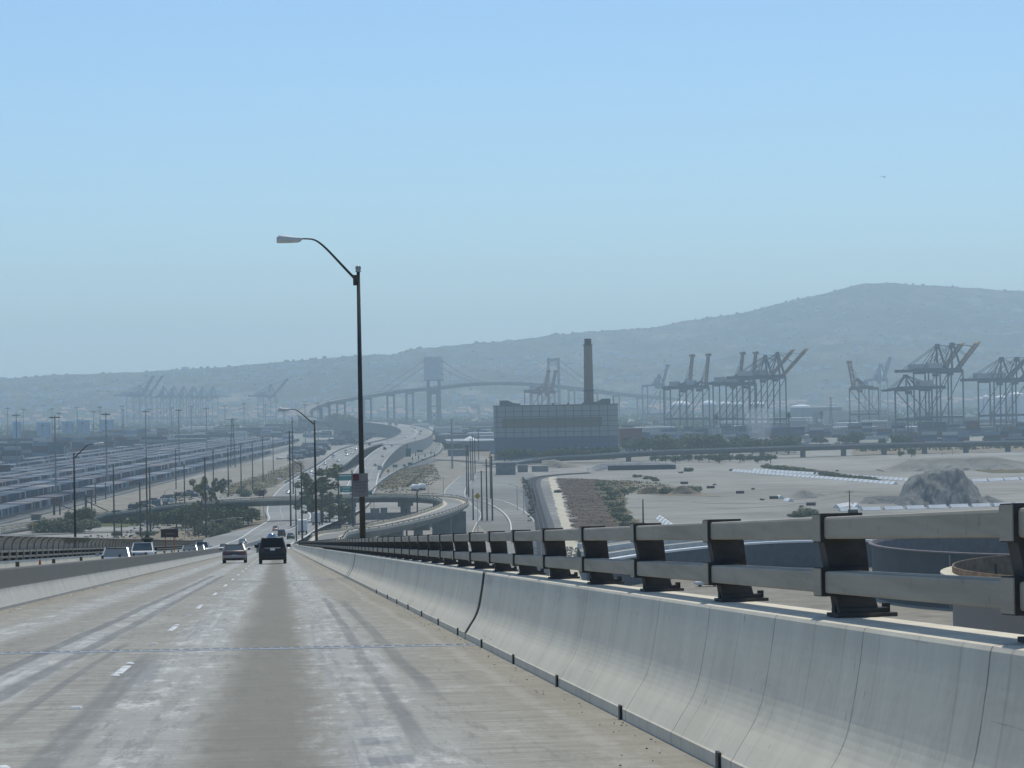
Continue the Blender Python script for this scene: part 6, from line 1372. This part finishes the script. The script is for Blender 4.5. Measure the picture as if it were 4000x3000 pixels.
for i in range(24): a=math.pi*(.2+.6*i/23); mb.bar(((rad-.2)*math.cos(a),(rad-.2)*math.sin(a),tz),((rad-.2)*math.cos(a),(rad-.2)*math.sin(a),tz+1.1),.07)
mb.tube([((rad-.2)*math.cos(math.pi*(.2+.6*i/23)),(rad-.2)*math.sin(math.pi*(.2+.6*i/23)),tz+1.1) for i in range(24)],.05,4); mb.build('handrail',M['white'],t)
mb=MB(); mb.box((0,0,0),(1.1,.05,1.0)); o=mb.build('hazard_label',M['white'],t); o.location=(-rad*.742,-rad*.678,tz*.16); o.rotation_euler=(0,0,math.atan2(-.742,.678)*1.0)
y2=205.; r2=19.5; z2=aty(3700,2245,y2-4).z; cx2=(3709-2000)/F_PX*y2+r2+.2
t=thing('storage_tank','nearer tan storage tank with rusty wide rim, cut by the right edge','tank',(cx2,y2,0))
mb=MB(); mb.lathe([(r2,0),(r2,z2-.9)],n=80); mb.build('shell',tkt,t,smooth=True)
mb=MB(); mb.lathe([(r2,z2-1.0),(r2+.95,z2-.4),(r2+.95,z2-.25),(r2-.02,z2-.25)],n=80); mb.build('wind_girder',mat('girder_cream',(0.62,0.56,0.42),.8,var=.15),t)
mb=MB(); mb.lathe([(r2-.0,z2-.2),(r2-.0,z2+.25),(r2-.12,z2+.25),(r2-.12,z2-4)],n=80); mb.build('rim',rust,t)
mb=MB(); mb.lathe([(r2-.1,z2-.4),(r2-.1,z2-6.2),(0,z2-6.0)],n=60); mb.build('floating_roof',tkm,t)
patch('tank_yard',[(2400,2640),(2300,2330),(2500,2240),(2900,2215),(3400,2200),(4300,2180),(4900,2900),(3000,3000)],M['dirt'],.04)
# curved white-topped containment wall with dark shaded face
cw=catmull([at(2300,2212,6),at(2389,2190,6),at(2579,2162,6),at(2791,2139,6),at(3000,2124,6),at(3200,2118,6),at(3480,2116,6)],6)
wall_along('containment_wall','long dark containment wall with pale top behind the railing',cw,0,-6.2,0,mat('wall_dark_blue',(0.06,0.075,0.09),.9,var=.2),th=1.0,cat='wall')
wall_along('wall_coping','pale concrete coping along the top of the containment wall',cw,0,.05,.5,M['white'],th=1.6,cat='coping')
kwm=mat('kerb_pale',(0.50,0.50,0.47),.8,var=.15,scale=.5)
for q_,(dy_,lab) in enumerate(((22,'first'),(48,'second'),(80,'third'))):
    cw2=[Vector((p.x,p.y+dy_,5.6)) for p in cw]; wall_along('barrier_line',lab+' pale kerb line running just beyond the containment wall',cw2,0,-.6,.7,kwm,th=.8,cat='barrier')
mb=MB(); mb.sweep([[Vector((p.x,p.y+.6,5.0)),Vector((p.x,p.y+95,5.0)),Vector((p.x,p.y+110,0.0))] for p in cw]); mb.build('raised_ground',M['gravel'],kind='structure')
pk=at(2750,2218+62,0); pickup('white utility pickup parked below the containment wall',('white',(0.62,0.62,0.60),.4,0),(pk.x,pk.y-9,.1),R_(95),0)
rb=MB(); rs=random.Random(4)
for _ in range(420):
    p=at(rs.uniform(2080,2300),rs.uniform(2140,2185)); s=rs.uniform(.2,.6); rb.box((p.x,p.y,s*.4),(s,s*.8,s),rs.uniform(0,3),.7)
rb.build('rubble',M['gravel'],kind='stuff',label='pale broken rubble strewn below the railing',cat='rubble')
# ================================================================== SIGNS
def sign(name,label,px,py,wpx,hpx,y,mt,post=1,back=None,lines=0,diamond=False,cat='sign'):
    p=aty(px,py,y); w_=wpx*y/F_PX; h=hpx*y/F_PX; t=thing(name,label,cat,(p.x,y,0))
    mb=MB()
    if diamond: mb.add([(-w_/2,0,p.z),(0,0,p.z-h/2),(w_/2,0,p.z),(0,0,p.z+h/2),(-w_/2,.05,p.z),(0,.05,p.z-h/2),(w_/2,.05,p.z),(0,.05,p.z+h/2)],[(0,1,2,3),(7,6,5,4),(0,4,5,1),(1,5,6,2),(2,6,7,3),(3,7,4,0)])
    else: mb.box((0,0,p.z),(w_,.12,h))
    mb.build('panel',mt,t)
    if lines:
        mb=MB()
        for i in range(lines): mb.box((0,-.09,p.z+h*(.22-.42*i/max(1,lines-1))),(w_*(.62-.12*i),.04,h*.10))
        mb.build('lettering',M['wline'],t)
    mb=MB()
    for x in ((0,) if post==1 else (-w_*.35,w_*.35)): mb.bar((x,.15,0),(x,.15,p.z+h*.3),.16)
    mb.build('post',M['galv'],t); return t
G_=M['green_sign']
sign('highway_sign','wide green overhead highway sign left of the big lamp pole',1352,1864,86,26,1010,G_,2,lines=1)
sign('highway_sign','green highway sign below the wide one, left of the big lamp pole',1352,1911,50,24,960,G_,2,lines=2)
sign('highway_sign','small green sign immediately right of the big lamp pole',1438,1926,30,20,960,G_,2,lines=1)
sign('highway_sign','green sign half hidden in the eucalyptus above the loop ramp',1280,1945,32,18,920,G_,2)
sign('highway_sign','green panel on the bank beside the lower eucalyptus',1248,2055,26,18,820,G_,2,lines=1)
sign('highway_sign','small green sign beside the white truck below the eucalyptus',1204,2066,22,12,800,G_,2,lines=1)
sign('highway_sign','green two-post sign on the frontage road bank',1543,1820,18,10,1440,G_,2,lines=1)
sign('highway_sign','green sign hanging over the frontage road junction',1640,1762,24,9,1750,G_,2)
sign('highway_sign','green sign on the bank right of the grey guide sign',1602,1811,18,9,1480,G_,2)
sign('highway_sign','small green sign among the junction signals',1651,1796,9,6,1600,G_,1)
sign('guide_sign','blue-grey back of a sign in front of the raised freeway wall',1483,1827,17,17,1400,M['galv'],1)
sign('guide_sign','pale grey back of a sign on the frontage road bank',1580,1818,13,9,1460,M['galv'],1)
sign('guide_sign','dark back of a large overhead sign on the distant freeway bend',1520,1703,28,14,2250,M['galv'],2)
sign('hazard_sign','green mesh screen on the raised freeway wall near its crest',1595,1768,20,32,1760,mat('mesh_green',(0.03,0.14,0.12),.8,var=.1),2,cat='screen')
sign('warning_sign','yellow diamond warning sign on the frontage road bank',1516,1840,14,16,1330,M['yellow'],1,diamond=True)
sign('warning_sign','large yellow-brown diamond sign right of the loop ramp bend',1865,1938,26,26,730,M['yellow'],1,diamond=True)
sign('warning_sign','yellow diamond sign by the left service road',127,2047,17,17,760,M['yellow'],1,diamond=True)
sign('warning_sign','faded red sign back on the railing of the loop ramp',1021,1927,22,22,905,mat('sign_maroon',(0.10,0.03,0.05),.7),2)
# traffic signals at the junction
for i,(px,py) in enumerate(((1612,1800),(1624,1785),(1636,1795),(1661,1790),(1684,1778),(1698,1786))):
    p=at(px,py+12,0); h=aty(px,py-22,p.y).z; t=thing('traffic_signal','traffic signal mast at the frontage junction, %s of six from the left'%ORD[i],'traffic signal',p,0,'traffic signals at the junction')
    mb=MB(); mb.bar((0,0,0),(0,0,h),.3); mb.bar((0,0,h-.6),((-1)**i*5,0,h-.4),.2); mb.build('mast',M['galv'],t); mb=MB(); mb.box((0,-.3,h*.62),(.7,.5,1.6)); mb.build('signal_head',M['black'],t)
# white tanker trailers beside the loop
for i,(px,py) in enumerate(((1622,1918),(1647,1915))):
    p=at(px,py,0); t=thing('tank_trailer','white rounded tank trailer beyond the loop ramp, %s of two'%('left' if i==0 else 'right'),'trailer',p,R_(20))
    mb=MB(); mb.tube([(0,-3.4,1.9),(0,-3.2,1.9),(0,3.2,1.9),(0,3.4,1.9)],[.6,1.15,1.15,.6],14); mb.build('tank',M['white'],t,smooth=True)
    mb=MB(); mb.box((0,0,.8),(1.6,6.4,.2)); mb.build('chassis',M['dsteel'],t)
    for y in (-2.3,2.3): mb=MB(); mb.tube([(-1,y,.5),(1,y,.5)],.5,10); mb.build('wheel',M['black'],t)
pbox('hut','small brown hut with tan roof by the yard fence on the far left','hut',122,155,2011,2032,4,M['cdk'],M['dirt'])
# dark steel frames by the yard fence
for i,(px,yt,yb) in enumerate(((212,1948,2012),(336,1932,2014))):
    p=at(px,yb,0); h=aty(px,yt,p.y).z; t=thing('steel_frame','dark rusty steel loading frame by the yard fence, %s one'%('left' if i==0 else 'right'),'frame',p)
    mb=MB(); mb.bar((0,0,0),(0,0,h),.7); mb.bar((2.2,0,0),(2.2,0,h*.95),.5); mb.bar((-.3,0,h*.9),(2.4,0,h*.92),.4); mb.build('uprights',mat('rusty_dark',(0.07,0.045,0.04),.9,var=.2),t); mb=MB(); mb.bar((0,0,h*.7),(8,2,1.5),.35); mb.build('boom',M['wood'],t)
# smoke drifting from the dark shed
sp_=aty(2965,1655,1960); mb=MB(); mb.lathe([(0,-14),(7,-12),(10,-3),(12,6),(10,13),(0,16)],n=16); o=mb.build('smoke',bpy.data.materials.new('smoke_mat'),kind='stuff',label='thin pale smoke drifting up before the warehouses',cat='smoke'); o.location=(sp_.x-22*0,1960,16); o.scale=(1,.6,1)
mt=o.data.materials[0]; mt.use_nodes=True; nt=mt.node_tree; nt.nodes.clear(); out=nt.nodes.new('ShaderNodeOutputMaterial'); pv=nt.nodes.new('ShaderNodeVolumePrincipled'); nt.links.new(pv.outputs[0],out.inputs['Volume']); pv.inputs['Density'].default_value=.025; pv.inputs['Color'].default_value=(.9,.93,.96,1)
# helicopter
hp=aty(3455,691,3900); t=thing('helicopter','tiny dark helicopter high in the sky on the right','helicopter',hp,R_(60))
mb=MB(); mb.lathe([(0,-1.7),(.45,-1.4),(.85,-.4),(.85,.5),(.5,1.4),(0,1.9)],n=12); o=mb.build('fuselage',M['dsteel'],t,smooth=True); o.rotation_euler=(R_(90),0,0)
mb=MB(); mb.tube([(0,1.2,.2),(0,6.0,.7)],[.35,.12],8); mb.box((0,6,1.2),(.1,.7,1.3)); mb.build('tail_boom',M['dsteel'],t)
mb=MB(); mb.bar((-5.2,-.6,1.35),(5.2,.6,1.25),.32,.05); mb.bar((.6,-5.2,1.3),(-.6,5.2,1.3),.32,.05); mb.tube([(0,0,.7),(0,0,1.35)],.12,6); mb.build('rotor',M['dsteel'],t)
mb=MB()
for x in (-.8,.8): mb.tube([(x,-1.4,-1.25),(x,1.4,-1.25)],.07,5); mb.tube([(x,0,-1.25),(x*.6,0,-.6)],.05,5)
mb.build('skid',M['dsteel'],t)
# debris on our roadway edge
dm2=MB(); dm2.box((0,0,.012),(.06,.04,.02),.4,.7); dme=dm2.mesh('d'); dme.materials.append(M['bark'])
db=MB(); rs=random.Random(12)
for _ in range(260): 
    s=rs.uniform(9,60); l=2.62-abs(rs.gauss(0,.16)); p=Pr(l,s,.012); k=rs.choice((.003,.004,.005,.007,.010)); db.box((p.x,p.y,p.z),(k*1.6,k,k*.8),rs.uniform(0,3),.7)
for _ in range(140):
    s=rs.uniform(30,140); l=-6.42+abs(rs.gauss(0,.2)); p=Pr(l,s,.012); k=rs.uniform(.008,.02); db.box((p.x,p.y,p.z),(k*1.6,k,k*.8),rs.uniform(0,3),.7)
db.build('road_debris',M['dirt2'],kind='stuff',label='small stones and grit along the foot of the parapets',cat='debris')
# low weed tufts breaking up the weed patches
def tufts(name,label,pts,n,size,mt,seed,hgt=.5):
    P=[at(a,b) for a,b in pts]; rs=random.Random(seed); mb=MB(); xs=[p.x for p in P]; ys=[p.y for p in P]; k=0; tries=0
    def inside(x,y):
        c=False
        for i in range(len(P)):
            a,b=P[i],P[i-1]
            if (a.y>y)!=(b.y>y) and x<(b.x-a.x)*(y-a.y)/(b.y-a.y)+a.x: c=not c
        return c
    while k<n and tries<n*12:
        tries+=1; x=rs.uniform(min(xs),max(xs)); y=rs.uniform(min(ys),max(ys))
        if not inside(x,y) or mnoise.noise(Vector((x*.12,y*.09,seed)))<rs.uniform(-.4,.25): continue
        k+=1; s=size*rs.uniform(.5,1.5)
        for q in range(5):
            a=rs.uniform(0,6.28); d=Vector((math.cos(a),math.sin(a),0))*s*.6; e_=Vector((-d.y,d.x,0))*.5
            c=Vector((x,y,0))+d*rs.uniform(-.6,.6); mb.add([c-e_,c+e_,c+d*.5+e_*.3+Vector((0,0,s*hgt*rs.uniform(.6,1.4))),c+d*.5-e_*.3+Vector((0,0,s*hgt*rs.uniform(.6,1.4)))],[(0,1,2,3)])
    mb.build(name,mt,kind='stuff',label=label,cat='weeds')
tufts('weed_tufts','dry reddish tufts standing in the weed field right of the railway',[(2240,2120),(2215,1960),(2172,1868),(2340,1872),(2400,1990),(2480,2150)],2200,.55,M['weeds'],1,.35)
tufts('weed_tufts','olive tufts along the right border of the weed field',[(2330,1875),(2470,1878),(2620,1895),(2440,1935),(2440,1990),(2520,2075),(2420,2090),(2375,1990),(2320,1920)],1100,.8,M['leafB'],2,.5)
tufts('weed_tufts','brown tufts on the crooked weed strip of the paved lot',[(2040,1866),(2062,1880),(2092,1950),(2088,2030),(2062,2045),(2066,1960),(2043,1900)],500,.9,M['weeds'],3)
tufts('weed_tufts','dry brush tufts on the bank below the raised freeway',[(1445,1925),(1500,1862),(1600,1822),(1700,1812),(1720,1870),(1640,1925)],1600,.8,M['weeds'],4,.35)
tufts('weed_tufts','brown tufts on the slope left of the freeway',[(860,1950),(1060,1900),(1195,1835),(1170,1800),(1000,1860),(860,1905)],1600,.8,M['weeds'],5,.35)
tufts('weed_tufts','green ground cover tufts beside the left ramp road',[(365,2040),(560,1994),(700,1972),(860,1985),(820,2040),(560,2055)],1300,1.2,M['leafA'],6,.6)
tufts('weed_tufts','scattered dry tufts across the brown bank on the left',[(330,2100),(560,2060),(800,2040),(1000,2030),(980,2085),(500,2130)],300,.7,M['weeds'],7)
tufts('weed_tufts','olive tufts on the scrub ground beyond the right viaduct',[(3330,1766),(3900,1755),(4050,1750),(4050,1735),(3330,1748)],500,1.6,M['leafB'],8,.7)
# dark trees beside the far freeway bend and the crowded vehicle yard before them
k=0
for px,yt,yb in ((1295,1625,1668),(1315,1618,1672),(1335,1612,1674),(1356,1622,1676),(1375,1630,1678),(1392,1638,1680),(1300,1655,1682),(1420,1642,1676),(1445,1640,1674),(1275,1640,1672),(1400,1655,1690),(1545,1635,1652),(1560,1640,1655),(1590,1640,1656)):
    tree('round','hazy dark tree left of the far freeway bend, %s in its belt'%ORD[k],px,yt,yb,1.5,group='trees by the far freeway bend'); k+=1
def scatter_boxes(name,label,quad,n,seed,dims):
    P=[at(a,b) for a,b in quad]; rs=random.Random(seed); mb=MB()
    for _ in range(n):
        u,v=rs.random(),rs.random(); q=P[0].lerp(P[1],u).lerp(P[3].lerp(P[2],u),v); d=rs.choice(dims); mb.box((q.x,q.y,d[2]/2),d,rs.choice((0,.3,1.57,1.2))+rs.uniform(-.1,.1),.92)
    o=mb.build(name,cmat,kind='stuff',label=label,cat='vehicles'); a=o.data.attributes.new('tint','FLOAT','FACE')
    for i in range(len(o.data.polygons)): a.data[i].value=((i//6)*.6180339)%1
CARD=((1.8,4.6,1.4),(2.4,8,3),(2.5,12,3.6),(1.8,4.4,1.5))
scatter_boxes('yard_vehicles','crowded dark truck and trailer yard left of the raised freeway crest',((1290,1742),(1400,1735),(1490,1690),(1330,1700)),340,21,CARD)
scatter_boxes('yard_vehicles','trucks and clutter on the pale yard left of the raised freeway',((1130,1800),(1240,1785),(1280,1745),(1150,1755)),170,22,CARD)
scatter_boxes('yard_vehicles','parked cars and clutter around the sheds right of the plant hall',((2440,1735),(3050,1725),(3050,1680),(2440,1690)),260,23,CARD)
scatter_boxes('yard_vehicles','rows of parked cars on the pale port lot at the right',((3350,1712),(4050,1700),(4050,1650),(3350,1665)),420,24,CARD)
scatter_boxes('yard_vehicles','vehicles and plant scattered between the freeway bend and plant hall',((1700,1745),(1920,1735),(1920,1690),(1700,1700)),110,25,CARD)
scatter_boxes('dirt_clutter','pallets, pipes and rubble lying on the dirt beside the left yard fence',((380,2035),(880,1925),(900,1880),(520,1975)),150,31,((1.2,.8,.5),(2.5,.4,.4),(.8,.8,.9),(3.5,2,1.6)))
k=0
rs=random.Random(77)
for i in range(16):
    px=rs.uniform(400,1000); y_=interp([(400,2015),(700,1945),(1000,1868)],px)+rs.uniform(-14,14)
    tree('bush','low bush on the dirt strip between yard fence and ramp, %s placed'%ORD[i] if False else 'low dry bush on the dirt strip beside the left yard fence',px,y_-rs.uniform(9,16),y_,1.3,group='bushes on the dirt strip by the yard fence')
for i in range(22):
    px=rs.uniform(2650,3900); y_=rs.uniform(1835,1990)
    if 3380<px: continue
    tree('bush','tiny dry bush alone on the open gravel yard',px,y_-rs.uniform(4,8),y_,1.4,group='tiny bushes on the open gravel yard')
for i,(t_,off,aw,kd,col) in enumerate(((.70,-3,False,'sedan',WH),(.73,1,False,'suv',WH),(.76,-4,False,'sedan',SV),(.82,2,False,'sedan',WH),(.875,-5,False,'suv',GR),(.895,4,False,'sedan',WH),(.925,2,False,'sedan',SV),(.94,-4,False,'hatch',WH),(.62,-2,False,'sedan',SV))):
    path_car(kd,col,'%s oncoming vehicle on the raised freeway, %s of this queue from the camera'%({'white':'white','silver':'silver','grey':'grey'}[col[0]],ORD[i]),left_path,t_,off,aw,detail=1,group='oncoming queue on the raised freeway')
for i,(t_,off,kd,col) in enumerate(((.60,-2,'sedan',WH),(.70,2,'sedan',GR),(.75,-2.5,'suv',SV),(.86,3,'sedan',WH),(.96,0,'sedan',GR))):
    path_car(kd,col,'%s vehicle driving away right of the big lamp pole, %s from the camera'%(col[0],ORD[i]),right_path,t_,off,True,detail=1,group='outbound vehicles on the raised freeway')
for i,(t_,off) in enumerate(((.15,8),(.2,-3),(.42,-4),(.47,9),(.56,4),(.6,-2),(.72,5),(.85,-3),(.9,3))):
    path_car('sedan',(WH,GR,SV)[i%3],'tiny %s car in the distant freeway bend, %s from the camera'%((WH,GR,SV)[i%3][0],ORD[i]),far_path,t_,off,i%2==0,detail=1,group='tiny cars in the distant bend')
# ================================================================== HAZE
hz=MB(); hz.box((0,6000,219.5),(24000,15800,443))
ho=hz.build('haze',None or bpy.data.materials.new('haze_mat'),kind='stuff',label='thin blue haze filling the air over the port',cat='haze')
hm=ho.data.materials[0]; hm.use_nodes=True; nt=hm.node_tree; nt.nodes.clear()
out=nt.nodes.new('ShaderNodeOutputMaterial'); pv=nt.nodes.new('ShaderNodeVolumePrincipled'); nt.links.new(pv.outputs[0],out.inputs['Volume'])
pv.inputs['Color'].default_value=(*HAZE_COL,1); pv.inputs['Density'].default_value=HAZE_DENS; pv.inputs['Anisotropy'].default_value=0.35
